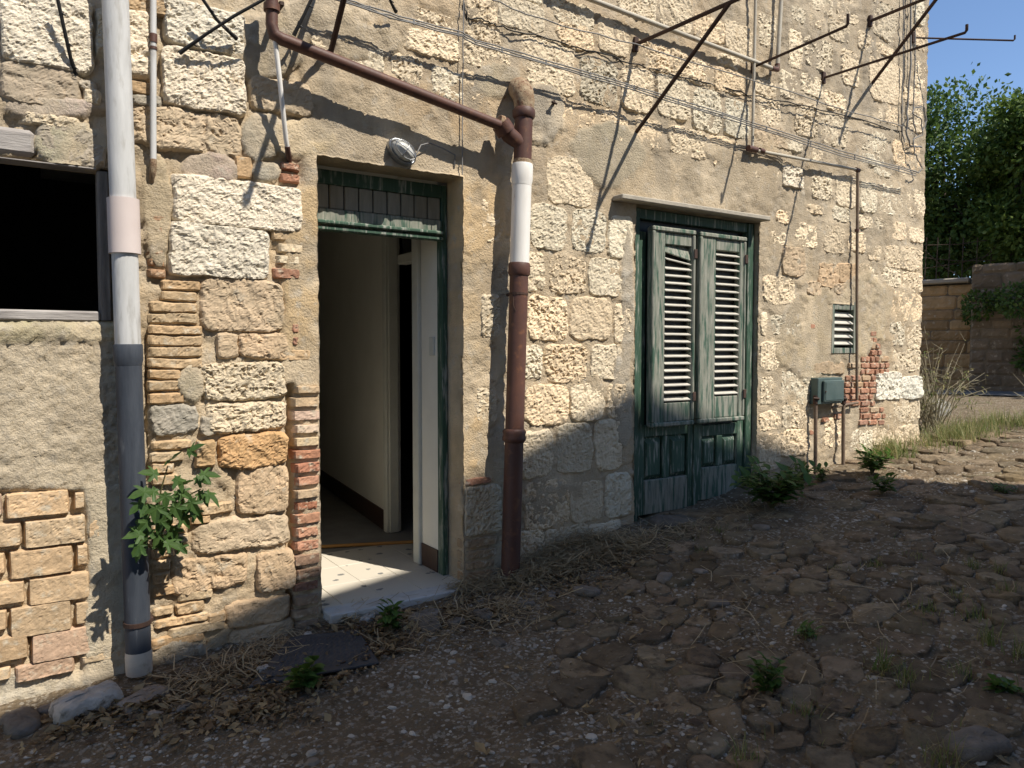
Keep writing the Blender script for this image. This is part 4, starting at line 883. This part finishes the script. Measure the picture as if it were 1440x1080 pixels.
rim = list(idx[0, :]) + list(idx[1:, -1]) + list(idx[-1, -2::-1]) + list(idx[-2:0:-1, 0])
ff += ff2 + [[int(rim[(i + 1) % len(rim)]), int(rim[i]), int(rim[i]) + k0, int(rim[(i + 1) % len(rim)]) + k0] for i in range(len(rim))]
c0 = WL[mt]; link('mat_sheet', mesh('mat_sheet', np.array(v) - np.array(c0), ff), 'mat_rubber', mt, c0, True)
bst = floor_pt(440, 771); ben = floor_pt(592, 763)
tag(MB().tube([(bst[0], bst[1] - .02, FLOOR + .014), (ben[0], ben[1] - .02, FLOOR + .014)], .0125, 10).build('broom_stick', 'orange_wood', None, True), 'orange wooden stick lying across the hall floor', 'stick')

# ---- litter: leaves, straw, pebbles (nobody could count them)
def to_mesh(name, V, F, m, label, cat, kind='stuff', smooth=False):
    o = link(name, mesh(name, V.reshape(-1, 3), F), m, None, smooth=smooth); return tag(o, label, cat, kind=kind)
def frames(n, tilt):
    yaw = rng.uniform(0, 2 * math.pi, n); t1 = rng.normal(0, tilt, n); t2 = rng.normal(0, tilt, n)
    ux = np.stack([np.cos(yaw), np.sin(yaw), t1], 1); ux /= np.linalg.norm(ux, axis=1)[:, None]
    w = np.stack([-np.sin(yaw), np.cos(yaw), t2], 1); w -= ux * (w * ux).sum(1)[:, None]; w /= np.linalg.norm(w, axis=1)[:, None]
    return ux, w, np.cross(ux, w)
def scatter(polys, n):
    out = []
    for (x0, y0, x1, y1, k, sp) in polys:                      # along photo-measured lines on the ground, with spread in metres
        a, b = G(x0, y0), G(x1, y1); t = rng.random(int(n * k)); m_ = len(t)
        out.append(np.stack([a[0] + (b[0] - a[0]) * t + rng.normal(0, sp, m_), a[1] + (b[1] - a[1]) * t + rng.normal(0, sp, m_)], 1))
    p = np.concatenate(out); return p[(p[:, 1] < -.02) & (p[:, 0] > -.9) & (p[:, 0] < 9.4) & (p[:, 1] > -4.2)]
p = scatter([(60, 1040, 250, 990, .9, .11), (200, 1000, 400, 930, 1.4, .10), (230, 1010, 430, 990, 1.0, .12), (380, 985, 560, 900, 1.2, .07), (500, 885, 700, 860, .9, .10), (680, 850, 900, 790, .9, .12), (560, 960, 900, 860, .16, .35), (900, 950, 1300, 900, .35, .5), (700, 1040, 1100, 1000, .22, .3), (1050, 960, 1090, 980, .06, .05)], 900)
p = p[(fbm(p[:, 0] * 5, p[:, 1] * 5, 801, 3) > .44) | (rng.random(len(p)) < .3)]; n = len(p); ux, w, nn = frames(n, .45); Ls = np.clip(np.exp(rng.normal(-4.15, .45, n)), .006, .042)[:, None]; Wd = Ls * rng.uniform(.35, .75, n)[:, None]
c = np.stack([p[:, 0], p[:, 1], gtop(p[:, 0], p[:, 1]) + rng.uniform(.004, .022, n)], 1); cu = rng.uniform(-.5, .9, n)[:, None]
V = np.stack([c - ux * Ls, c - w * Wd + nn * Wd * cu, c, c + w * Wd + nn * Wd * cu, c + ux * Ls + nn * Ls * cu * .6], 1)
b = np.arange(n)[:, None] * 5
F = np.concatenate([b + [[0, 1, 2]], b + [[0, 2, 3]], b + [[1, 4, 2]], b + [[2, 4, 3]]]).tolist()
to_mesh('dead_leaves', V, F, 'dead_leaf', 'dry curled dead leaves gathered along the foot of the wall', 'leaves')
def blades(p, h, wd, lean, z0=0, seg=3, droop=.5):
    n = len(p); yaw = rng.uniform(0, 2 * math.pi, n); le = np.abs(rng.normal(lean, lean * .5, n)); d = np.stack([np.cos(yaw), np.sin(yaw)], 1); s = np.stack([-np.sin(yaw), np.cos(yaw)], 1)
    z = gtop(p[:, 0], p[:, 1]) - .006 + z0; rows = []
    for i in range(seg + 1):
        t = i / seg; r = h * le * (t ** 1.6); zz = z + h * (t - droop * le * t * t)
        cc = p + d * r[:, None]; ww = (wd * (1 - t * .93))[:, None] if np.ndim(wd) else wd * (1 - t * .93)
        rows += [np.concatenate([cc - s * ww, zz[:, None]], 1), np.concatenate([cc + s * ww, zz[:, None]], 1)]
    V = np.stack(rows, 1); k = 2 * (seg + 1); b = np.arange(n)[:, None] * k
    F = np.concatenate([b + [[2 * i, 2 * i + 1, 2 * i + 3, 2 * i + 2]] for i in range(seg)]).tolist(); return V, F
p = scatter([(735, 812, 900, 768, 3.6, .075), (760, 790, 880, 765, 1.6, .05), (640, 835, 760, 812, 1.1, .06), (230, 985, 420, 900, .5, .09), (470, 880, 560, 850, .35, .04), (880, 770, 1060, 720, .55, .10), (560, 900, 760, 850, .5, .12), (1180, 640, 1300, 610, .8, .15), (900, 900, 1400, 860, .35, .5)], 700)
n = len(p); ux, w, nn = frames(n, .25); Ls = rng.uniform(.03, .11, n)[:, None]; Wd = rng.uniform(.0011, .0030, n)[:, None]
c = np.stack([p[:, 0], p[:, 1], gtop(p[:, 0], p[:, 1]) + np.abs(rng.normal(.012, .026, n)) + .07 * rng.random(n) * np.exp(-((p[:, 0] - 3.15) / .35) ** 2 - ((p[:, 1] + .12) / .12) ** 2)], 1); bend = rng.normal(0, .22, n)[:, None] * Ls
V = np.stack([c - ux * Ls - w * Wd, c - ux * Ls + w * Wd, c - w * Wd + w * bend + nn * .3 * abs(bend), c + w * Wd + w * bend + nn * (.3 * abs(bend)), c + ux * Ls - w * Wd, c + ux * Ls + w * Wd], 1)
b = np.arange(n)[:, None] * 6
to_mesh('straw', V, np.concatenate([b + [[0, 1, 3, 2]], b + [[2, 3, 5, 4]]]).tolist(), 'straw', 'dry straw and dead grass stems matted along the wall', 'straw')
# pebbles showing in the worn lane
n = 36000; p = np.stack([rng.uniform(-.9, 8.5, n), rng.uniform(-4.1, -.08, n)], 1); px, py = proj(p[:, 0], p[:, 1], gz(p[:, 0], p[:, 1]))
dens = np.where(px < 900, .95, .35) * (.35 + .65 * (fbm(p[:, 0] * 1.6, p[:, 1] * 1.6, 44, 3) > .45)) * np.where(p[:, 1] > -.5, .4, 1)
p = p[(rng.random(n) < dens) & (px > -60) & (px < 1500)]; n = len(p)
ux, w, nn = frames(n, .12); a = np.exp(rng.normal(-4.85, .5, n))[:, None]; bb = a * rng.uniform(.5, .95, n)[:, None]; hh = a * rng.uniform(.12, .40, n)[:, None]
c = np.stack([p[:, 0], p[:, 1], gtop(p[:, 0], p[:, 1])], 1); rows = []
for s, zz in ((1.0, -.5), (.72, .8)):
    for j in range(7):
        t = 2 * math.pi * j / 7; k = s * rng.uniform(.8, 1.15, n)[:, None]; rows.append(c + ux * a * math.cos(t) * k + w * bb * math.sin(t) * k + nn * hh * zz)
rows.append(c + nn * hh * 1.05); V = np.stack(rows, 1); b = np.arange(n)[:, None] * 15
F = np.concatenate([b + [[j, (j + 1) % 7, 7 + (j + 1) % 7, 7 + j]] for j in range(7)]).tolist() + np.concatenate([b + [[7 + j, 7 + (j + 1) % 7, 14]] for j in range(7)]).tolist()
to_mesh('pebbles', V, F, 'pebble', 'small pale pebbles set in the worn surface of the lane', 'pebbles')
# grass verge by the corner
p = scatter([(1232, 640, 1310, 600, 5.0, .16), (1280, 622, 1380, 580, 5.2, .24), (1330, 595, 1400, 568, 3.0, .28)], 900); n = len(p)
p[:, 1] = np.where((p[:, 0] < XR + .05) & (p[:, 1] > -.03), -.03, p[:, 1])
p2 = np.stack([rng.uniform(XR + .1, 9.4, 1800), rng.uniform(-.45, .11, 1800)], 1); p = np.concatenate([p, p2]); n = len(p)
p = p[(fbm(p[:, 0] * 3.5, p[:, 1] * 3.5, 811, 3) > .46) | (rng.random(n) < .22)]; n = len(p)
V, F = blades(p, rng.uniform(.04, .28, n), rng.uniform(.0022, .005, n), .5)
to_mesh('grass', V, F, 'grass_green', 'sunlit green and yellowing grass growing at the house corner', 'grass')
p = scatter([(1000, 780, 1440, 820, .4, .25), (1200, 900, 1440, 900, .6, .35), (900, 990, 1440, 1040, .3, .3), (880, 760, 1040, 740, .35, .08)], 220); n = len(p)
V, F = blades(p, rng.uniform(.02, .09, n), rng.uniform(.0012, .0028, n), .5)
to_mesh('grass', V, F, 'grass_green', 'sparse thin grass blades growing between the lane stones', 'grass')

# ---- weeds
def leafmesh(mb, pos, d, L, wd, up=Vector((0, 0, 1)), droop=.35):
    d = d.normalized(); s = d.cross(up); s = s.normalized() if s.length > .01 else Vector((1, 0, 0)); u = s.cross(d).normalized()
    r = [(0, .08, 0), (.25, .8, .0), (.55, 1.0, -.10), (.8, .6, -.25), (1.0, 0.02, -.5)]; base = len(mb.v)
    for t, k, z in r:
        c = pos + d * (L * t) + u * (z * droop * L)
        mb.v += [tuple(c - s * (wd * k) + u * (wd * k * .35)), tuple(c), tuple(c + s * (wd * k) + u * (wd * k * .35))]
    for i in range(4):
        a = base + i * 3; mb.f += [(a, a + 1, a + 4, a + 3), (a + 1, a + 2, a + 5, a + 4)]
def weed(label, px, py, h, spread, nst, nl, L, wd, y=None, group='weeds growing in the lane', name='weed'):
    g = G(px, py)
    if y is not None: g = np.array([g[0], min(g[1], y), 0])
    b = Vector((g[0], g[1], float(gtop(g[0], g[1])) - .01)); o = thing(name, label, 'plant', tuple(b), group)
    rr = random.Random(int(px + py)); st = MB(); lf = MB()
    for k in range(nst):
        a = rr.uniform(0, 2 * math.pi); e = Vector((math.cos(a) * spread * rr.uniform(.1, 1), math.sin(a) * spread * rr.uniform(.1, 1), h * rr.uniform(.6, 1)))
        if b.y + e.y > -.05: e.y = -.05 - b.y
        pts = [b, b + e * .5 + Vector((e.x * -.15, e.y * -.15, h * .1)), b + e]; st.tube(pts, [.004, .003, .0015], 5)
        for i in range(nl):
            t = .2 + .8 * (i + 1) / nl; p = b + e * t; an = i * 2.4 + rr.uniform(-.4, .4)
            leafmesh(lf, p, Vector((math.cos(an), math.sin(an), rr.uniform(-.1, .6) + (t > .95) * .8)), L * rr.uniform(.6, 1.1), wd * rr.uniform(.7, 1.1))
    st.build('stem', 'stem', o, True); lf.build('foliage', 'leaf_green', o, True); return o
G1 = 'leafy weeds at the wall foot'
weed('dark leafy weed growing in front of the white door sill', 550, 890, .17, .07, 6, 10, .075, .019, None, G1)
weed('low leafy weed growing over the rubber mat edge', 425, 974, .13, .11, 7, 8, .09, .024, None, G1)
weed('biggest bushy weed at the right jamb of the green shuttered door'.replace('right ', 'far '), 1086, 714, .34, .34, 30, 12, .10, .027, -.22, G1)
weed('small dark weed between the bushy weed and the meter pipes', 1128, 676, .17, .08, 6, 9, .06, .016, -.10, G1)
weed('small dark weed at the foot of the near meter pipe', 1156, 682, .16, .09, 6, 9, .06, .015, -.12, G1)
weed('leafy weed beyond the meter pipes where the sun begins', 1226, 668, .24, .17, 13, 10, .09, .023, -.15, G1)
weed('bright green low weed standing alone in the lane beyond the meter pipes', 1240, 696, .18, .12, 8, 8, .08, .02)
weed('leafy weed with yellowed lower leaves growing among the lane stones', 1080, 968, .15, .09, 8, 10, .06, .018)
weed('tiny upright weed between lane stones, alone on pebbly ground', 1135, 895, .07, .04, 5, 6, .05, .010)
weed('low creeping weed on the lane near its sunny edge', 1412, 690, .08, .14, 8, 7, .05, .012)
weed('flat rosette weed beside the largest loose lane stone', 1415, 968, .04, .08, 6, 5, .07, .016)
def tuft(label, px, py, n, h, wd, sp, lean=.4, m='grass_green'):
    g = G(px, py); b = np.array([g[0], g[1]]); p = b + rng.normal(0, sp, (n, 2)); V, F = blades(p, rng.uniform(.45, 1, n) * h, np.full(n, wd), lean)
    c = np.array([b[0], b[1], float(gtop(b[0], b[1]))]); o = thing('grass_tuft', label, 'grass tuft', tuple(c), 'grass tufts in the lane')
    link('blades', mesh('blades', V.reshape(-1, 3) - c, F), m, o, tuple(c))
tuft('broad leaved grass tuft growing beside a rusty coloured paving stone', 1242, 942, 45, .15, .0045, .025, .6)
for px, py, h in ((1135, 892, .08), (1372, 866, .11), (1368, 792, .09), (1325, 1078, .14), (1345, 838, .08), (1300, 858, .09), (1420, 830, .10), (1130, 1000, .10), (1045, 1070, .10), (1275, 960, .11), (1350, 950, .10), (1395, 905, .12), (1180, 800, .05), (1290, 780, .06), (1405, 800, .08), (1230, 790, .05), (1440, 925, .14), (985, 770, .05), (1010, 745, .05)):
    tuft('thin green grass tuft growing in a joint of the lane stones', px, py, 40, h * 1.25, .0030, .028, .45)
tuft('tall single grass stalk standing in the lane beyond the bushy weed', 1352, 745, 3, .42, .0018, .004, .12, 'straw')

# ---- fig plant on the drainpipe
fg = thing('fig_plant', 'wild fig shoot with lobed leaves growing from the wall beside the drainpipe', 'plant', tuple(V3(222, 770, 0)))
root = V3(218, 772, .02)
def figleaf(pos, d, nrm, L):
    d = d.normalized(); s = d.cross(nrm).normalized(); u = s.cross(d).normalized()
    an = [(-2.6, .30), (-2.0, .62), (-1.7, .34), (-1.25, .80), (-1.0, .86), (-.75, .42), (-.35, .75), (0, 1.12), (.35, .75), (.75, .42), (1.0, .86), (1.25, .80), (1.7, .34), (2.0, .62), (2.6, .30)]
    c = pos + d * (.28 * L); v = [pos, c]; f = []
    for a, r in an:
        r *= rng.uniform(.88, 1.08); v.append(c + d * (math.cos(a) * r * L * .62) + s * (math.sin(a) * r * L * .62) + u * (-.16 * L * r * r + .07 * L * abs(math.sin(a * 2))))
    n = len(an); f = [(1, i + 2, i + 3) for i in range(n - 1)] + [(1, n + 1, 0), (1, 0, 2)]
    return MB().add(v, f)
br = [[(218, 772, .02), (222, 735, -.10), (226, 690, -.16), (236, 655, -.18)], [(219, 765, .0), (235, 735, -.12), (258, 700, -.18), (282, 688, -.22)], [(218, 772, .01), (212, 745, -.16), (206, 715, -.24), (200, 690, -.28)], [(219, 770, .0), (238, 760, -.12), (252, 752, -.16)], [(218, 772, .01), (206, 765, -.2), (196, 758, -.27)]]
stm = MB()
for b in br: stm.tube([V3(*q_) for q_ in b], [.007, .006, .004, .003][:len(b)], 6)
stm.build('stem', 'stem', fg, True)
fl = [(238, 652, -.20, 0, .3, .15), (262, 640, -.2, .5, .5, .13), (225, 668, -.22, -.6, .2, .13), (245, 668, -.26, .2, -.4, .13), (278, 668, -.24, .9, .0, .13), (285, 690, -.25, .8, -.7, .14), (265, 700, -.27, .4, -.8, .13), (214, 690, -.30, -1, -.1, .14), (205, 705, -.30, -1, -.6, .12), (222, 706, -.30, -.2, -.9, .13), (243, 706, -.26, .3, -.9, .13), (232, 690, -.30, 0, -1, .12), (252, 722, -.24, .6, -.9, .12), (228, 725, -.27, -.3, -1, .12), (212, 728, -.28, -.8, -.8, .12), (240, 738, -.22, .3, -1, .12), (222, 745, -.25, -.2, -1, .11), (205, 752, -.30, -.8, .1, .12), (200, 760, -.32, -.4, -.6, .11), (228, 762, -.24, .7, -.3, .12), (240, 755, -.20, .6, -.8, .10), (212, 740, -.26, -.4, -.6, .11), (256, 685, -.22, .2, .5, .11), (235, 715, -.18, .1, -.8, .12), (215, 715, -.2, -.5, -.5, .12), (270, 715, -.2, .7, -.9, .12), (225, 755, -.16, .1, -1, .12), (244, 690, -.16, .4, -.6, .12)]
fl = fl + [(a + rng.normal(0, 7), b + rng.normal(4, 8), y + .05, dx + rng.normal(0, .3), dz - .2, L * .9) for (a, b, y, dx, dz, L) in fl[3:22]]
for (a, b, y, dx, dz, L) in fl:
    m_ = figleaf(V3(a, b, y), Vector((dx, -.35 + rng.normal(0, .2), dz)), Vector((rng.normal(0, .3), -.75, .75 + rng.normal(0, .2))), L * .80); m_.build('leaf', 'fig_green', fg, True)

# ============================================================ BEHIND: bank wall, trees, bush
def yawto(a, b): return math.atan2(b[1] - a[1], b[0] - a[0])
def bankwall(label, pa, pb, ztop, zbot, th, blocks, colr, m, taper=0):
    a, b = np.array(pa[:2]), np.array(pb[:2]); L = np.linalg.norm(b - a); o = thing('garden_wall', label, 'wall', (a[0], a[1], zbot), None, yawto(a, b))
    H_ = ztop - zbot
    w0 = MB().box(0, L, .02, th, -.4, H_ - .02, .02); me = mesh('wall_core', np.array(w0.v), w0.f); co = bpy.data.objects.new('wall_core', me); COL.objects.link(co); co.parent = o; me.materials.append(M['bank_mortar'])
    z = -.1; k = 0
    while z < H_ - .03:
        hh = min(rng.uniform(*blocks[1]), H_ - z); x = -rng.uniform(0, .2)
        while x < L:
            ww = rng.uniform(*blocks[0]); x1 = min(x + ww, L)
            if x1 - max(x, 0) > .06:
                v, f, c = rough_block(max(x, 0) + .003, x1 - .003, z + .003, z + hh - .003, .014, .012, 9, 900 + k, .035, .012, .012, .012, 14); k += 1
                s = bpy.data.objects.new('stone', mesh('stone', v, f)); COL.objects.link(s); s.data.materials.append(M[m]); s.parent = co; s.location = (c[0], .01, c[2]); t = rng.uniform(.75, 1.2); s.color = (colr[0] * t, colr[1] * t, colr[2] * t, 1)
            x = x1
        z += hh
    return o
ga = DP(1270, 545, 14.2); gb = DP(1374, 548, 13.4); gc = DP(1362, 548, 13.1); gd = DP(1640, 560, 11.5)
bankwall('tan coursed garden wall with capping under the trees', ga, gb, DP(1330, 400, 13.8)[2], .8, .4, ((.5, 1.1), (.16, .26)), (.42, .31, .18), 'sandstone')
bankwall('taller rough grey stone garden wall hung with ivy', gc, gd, DP(1400, 372, 13)[2], .8, .6, ((.25, .55), (.16, .28)), (.24, .20, .15), 'sandstone')
cap = thing('wall_capping', 'dark stone capping slab on the tan garden wall', 'slab', (ga[0], ga[1], DP(1330, 400, 13.8)[2]), None, yawto(ga, gb))
cm_ = MB().box(-.1, np.linalg.norm(gb[:2] - ga[:2]) - .15, -.10, .5, .002, .09, .02); cme = mesh('slab', np.array(cm_.v), cm_.f); cob = bpy.data.objects.new('slab', cme); COL.objects.link(cob); cob.parent = cap; cme.materials.append(M['concrete'])
# road strip and kerb block
ra, rb = DP(1290, 553, 12.6), DP(1700, 560, 10.6)
rd = (rb - ra)[:2]; rd /= np.linalg.norm(rd); rn = np.array([-rd[1], rd[0]])
n_ = 24; rv = []; rf = []
for i in range(n_):
    c = ra[:2] + rd * (i * .8 - 5)
    for s_ in (-.5, .6): q_ = c + rn * s_; rv.append((q_[0], q_[1], float(gtop(q_[0], q_[1])) + .02))
rf = [(2 * i, 2 * i + 2, 2 * i + 3, 2 * i + 1) for i in range(n_ - 1)]
tag(link('road', mesh('road', np.array(rv), rf), 'asphalt'), None, None, kind='structure')
kb = G(1312, 582); rock('grey kerb block set on end against the house corner', 1313, 586, .55, .25, .20, .2, (.30, .30, .28), 'kerb_block', cut=9)
def crown(label, name, cpx, cpy, dep, rx, rz_, m, n, leaf, lumps, group='trees behind the garden wall', trunk=True, cat='tree', ground_=None):
    c = DP(cpx, cpy, dep); bz = float(gtop(c[0], c[1])); o = thing(name, label, cat, (c[0], c[1], bz), group)
    ls = []
    for k in range(lumps):
        d = rng.normal(0, 1, 3); d /= np.linalg.norm(d); r = rng.uniform(.35, .85)
        ls.append((d[0] * rx * r, d[1] * rx * r, d[2] * rz_ * r, rng.uniform(.30, .46) * rx))
    ls = np.array(ls); k = rng.integers(0, lumps, n); d = rng.normal(0, 1, (n, 3)); d /= np.linalg.norm(d, axis=1)[:, None]
    rad = ls[k, 3] * (rng.random(n) ** .35) * (1 + .18 * (rng.random(n) < .10)); p = ls[k, :3] + d * rad[:, None] * np.array([1, 1, .85]) + np.array([0, 0, c[2] - bz])
    ux = d + rng.normal(0, .7, (n, 3)); ux[:, 2] -= .25; ux /= np.linalg.norm(ux, axis=1)[:, None]; w = np.cross(ux, d + rng.normal(0, .5, (n, 3))); w /= np.linalg.norm(w, axis=1)[:, None]; nn = np.cross(ux, w)
    Ls = leaf * rng.uniform(.6, 1.2, n)[:, None]; V = np.stack([p, p + ux * Ls * .5 + w * Ls * .3 + nn * Ls * .08, p + ux * Ls, p + ux * Ls * .5 - w * Ls * .3 + nn * Ls * .08], 1)
    b = np.arange(n)[:, None] * 4; link('crown', mesh('crown', V.reshape(-1, 3), np.concatenate([b + [[0, 1, 2]], b + [[0, 2, 3]]]).tolist()), m, o, (c[0], c[1], bz))
    if trunk:
        base = Vector((c[0], c[1], bz - .1)); tp_ = Vector(c) + Vector((0, 0, -rz_ * .2)); t = MB().tube([base, lerp(base, tp_, .5) + Vector((.08, .05, 0)), tp_], [.17, .13, .08], 10)
        for q_ in ls[:10]: t.tube([lerp(base, tp_, .75), Vector(c) + Vector(q_[:3]) * .5 + Vector((0, 0, -.1)), Vector(c) + Vector(q_[:3])], [.06, .035, .012], 6)
        t.build('trunk', 'bark', o, True)
    return o
crown('dark green leafy tree rising behind the tan garden wall', 'tree', 1332, 255, 16.0, 2.0, 2.0, 'tree_green', 20000, .12, 34)
crown('bright sunlit tree leaning over the taller rough garden wall', 'tree', 1432, 275, 14.3, 1.35, 2.1, 'tree_bright', 17000, .12, 30)
crown('tall tree just beyond the bright sunlit tree', 'tree', 1530, 235, 14.0, 1.7, 2.0, 'tree_bright', 9000, .13, 22)
crown('tree standing farther along the lane past the rough wall', 'tree', 1660, 250, 11.5, 1.8, 1.9, 'tree_green', 8000, .13, 22)
crown('broad tree standing beside the lane opposite the garden walls', 'tree', 1750, 190, 11.3, 2.3, 2.0, 'tree_green', 9000, .14, 26)
crown('shaggy ivy curtain hanging over the rough garden wall', 'ivy', 1442, 440, 12.7, .85, 1.1, 'tree_green', 7000, .09, 16, None, False, 'ivy')
crown('dark hedge filling the gap below the trees', 'hedge', 1350, 360, 16.5, 2.2, .8, 'tree_green', 11000, .12, 24, None, False, 'hedge')
# bare twiggy fence of sticks
fz = thing('stick_fence', 'rickety thin stick and wire fence standing on the tan garden wall', 'fence', tuple(DP(1300, 396, 13.9)))
for i, (p0, p1) in enumerate((((1296, 345), (1400, 336)), ((1296, 362), (1400, 366)), ((1296, 378), (1402, 356)), ((1300, 352), (1345, 386)), ((1352, 384), (1402, 346)))):
    MB().tube([Vector(DP(*p0, 14.0)), Vector(DP((p0[0] + p1[0]) / 2, (p0[1] + p1[1]) / 2 + 3, 14.0)), Vector(DP(*p1, 13.8))], .008, 6).build('rail', 'bark', fz, True)
for px in (1300, 1316, 1333, 1352, 1372, 1392): MB().tube([Vector(DP(px, 400, 14.0)), Vector(DP(px + 3, 334, 14.0))], .010, 6).build('post', 'bark', fz, True)
# dry bush at the corner
g = G(1325, 560); g = np.array([XR + .75, .25]); bz = float(gtop(*g)); bh = thing('dry_bush', 'dry tangled bush with pale twigs at the house corner', 'bush', (g[0], g[1], bz))
tw = MB(); lfv = MB()
for k in range(70):
    a = rng.uniform(0, 2 * math.pi); r = rng.uniform(.15, .75); h = rng.uniform(.35, 1.05) * (1.15 - r * .6); e = Vector((math.cos(a) * r, math.sin(a) * r * .8, h)); b0 = Vector((g[0], g[1], bz - .02)) + Vector((rng.normal(0, .08), rng.normal(0, .08), 0))
    if b0.x + e.x < XR + .05: e.x = abs(e.x)
    pts = [b0, b0 + e * .5 + Vector((0, 0, .14)), b0 + e]; tw.tube(pts, [.005, .004, .002], 4)
    for j in range(4):
        p_ = b0 + e * rng.uniform(.4, 1) + Vector((0, 0, .05)); d_ = Vector(rng.normal(0, 1, 3)); tw.tube([p_, p_ + d_.normalized() * rng.uniform(.06, .18)], [.0025, .001], 3)
        leafmesh(lfv, p_, Vector(rng.normal(0, 1, 3)), .05, .008)
tw.build('twigs', 'dry_stem', bh, True); lfv.build('foliage', 'grass_green', bh, True)
tw = thing('dry_weed', 'tall dry weed with pale seed heads leaning over the lane edge', 'plant', (g[0] + 1.3, g[1] - .6, float(gtop(g[0] + 1.3, g[1] - .6))))
st = MB(); c0 = WL[tw]
for k in range(26):
    a = rng.uniform(0, 6.28); e = Vector((math.cos(a) * rng.uniform(.1, .6), math.sin(a) * .3, rng.uniform(.2, .55))); st.tube([c0, c0 + e * .5 + Vector((0, 0, .06)), c0 + e], [.004, .003, .001], 4)
st.build('stalks', 'dry_stem', tw, True)

# ============================================================ the house across the lane, whose gable shades the foreground
YG = -6.3; TG = -YG
RX, RZ = W(893, 545)[0] + .46 * TG, W(893, 545)[2] + 1.45 * TG
EX1 = 5.75 + .46 * TG; EZ1 = W(1140, 640)[2] + 1.45 * TG
LXs = W(213, 925)[0] + .46 * TG; LZs = W(213, 925)[2] + 1.45 * TG; sl_ = (RZ - LZs) / (RX - LXs); EX0 = -3.5; EZ0 = RZ - sl_ * (RX - EX0)
nb_ = thing('plastered_house', 'tall gabled plaster house facing the stone house across the lane', 'house', ((EX0 + EX1) / 2, YG, 0))
pv = [(EX0, -1.5), (EX1, -1.5), (EX1, EZ1 - .12), (RX, RZ - .12), (EX0, EZ0 - .12)]
v = [(a, YG, b) for a, b in pv] + [(a, YG - 8, b) for a, b in pv]
MB().add(v, [(0, 1, 2, 3, 4), (9, 8, 7, 6, 5)] + [(i, i + 5, (i + 1) % 5 + 5, (i + 1) % 5) for i in range(5)]).build('wall', 'concrete', nb_)
v = []
for y in (YG + .0, YG - 8.2):
    v += [(EX0 - .1, y, EZ0 - .12), (RX, y, RZ - .115), (EX1 + .02, y, EZ1 - .115), (EX1 + .02, y, EZ1), (RX, y, RZ), (EX0 - .1, y, EZ0)]
MB().add(v, [(0, 1, 4, 5), (1, 2, 3, 4), (11, 10, 7, 6), (10, 9, 8, 7), (5, 4, 10, 11), (4, 3, 9, 10), (0, 6, 7, 1), (1, 7, 8, 2), (2, 8, 9, 3), (0, 5, 11, 6)]).build('roof', 'red_tile', nb_)
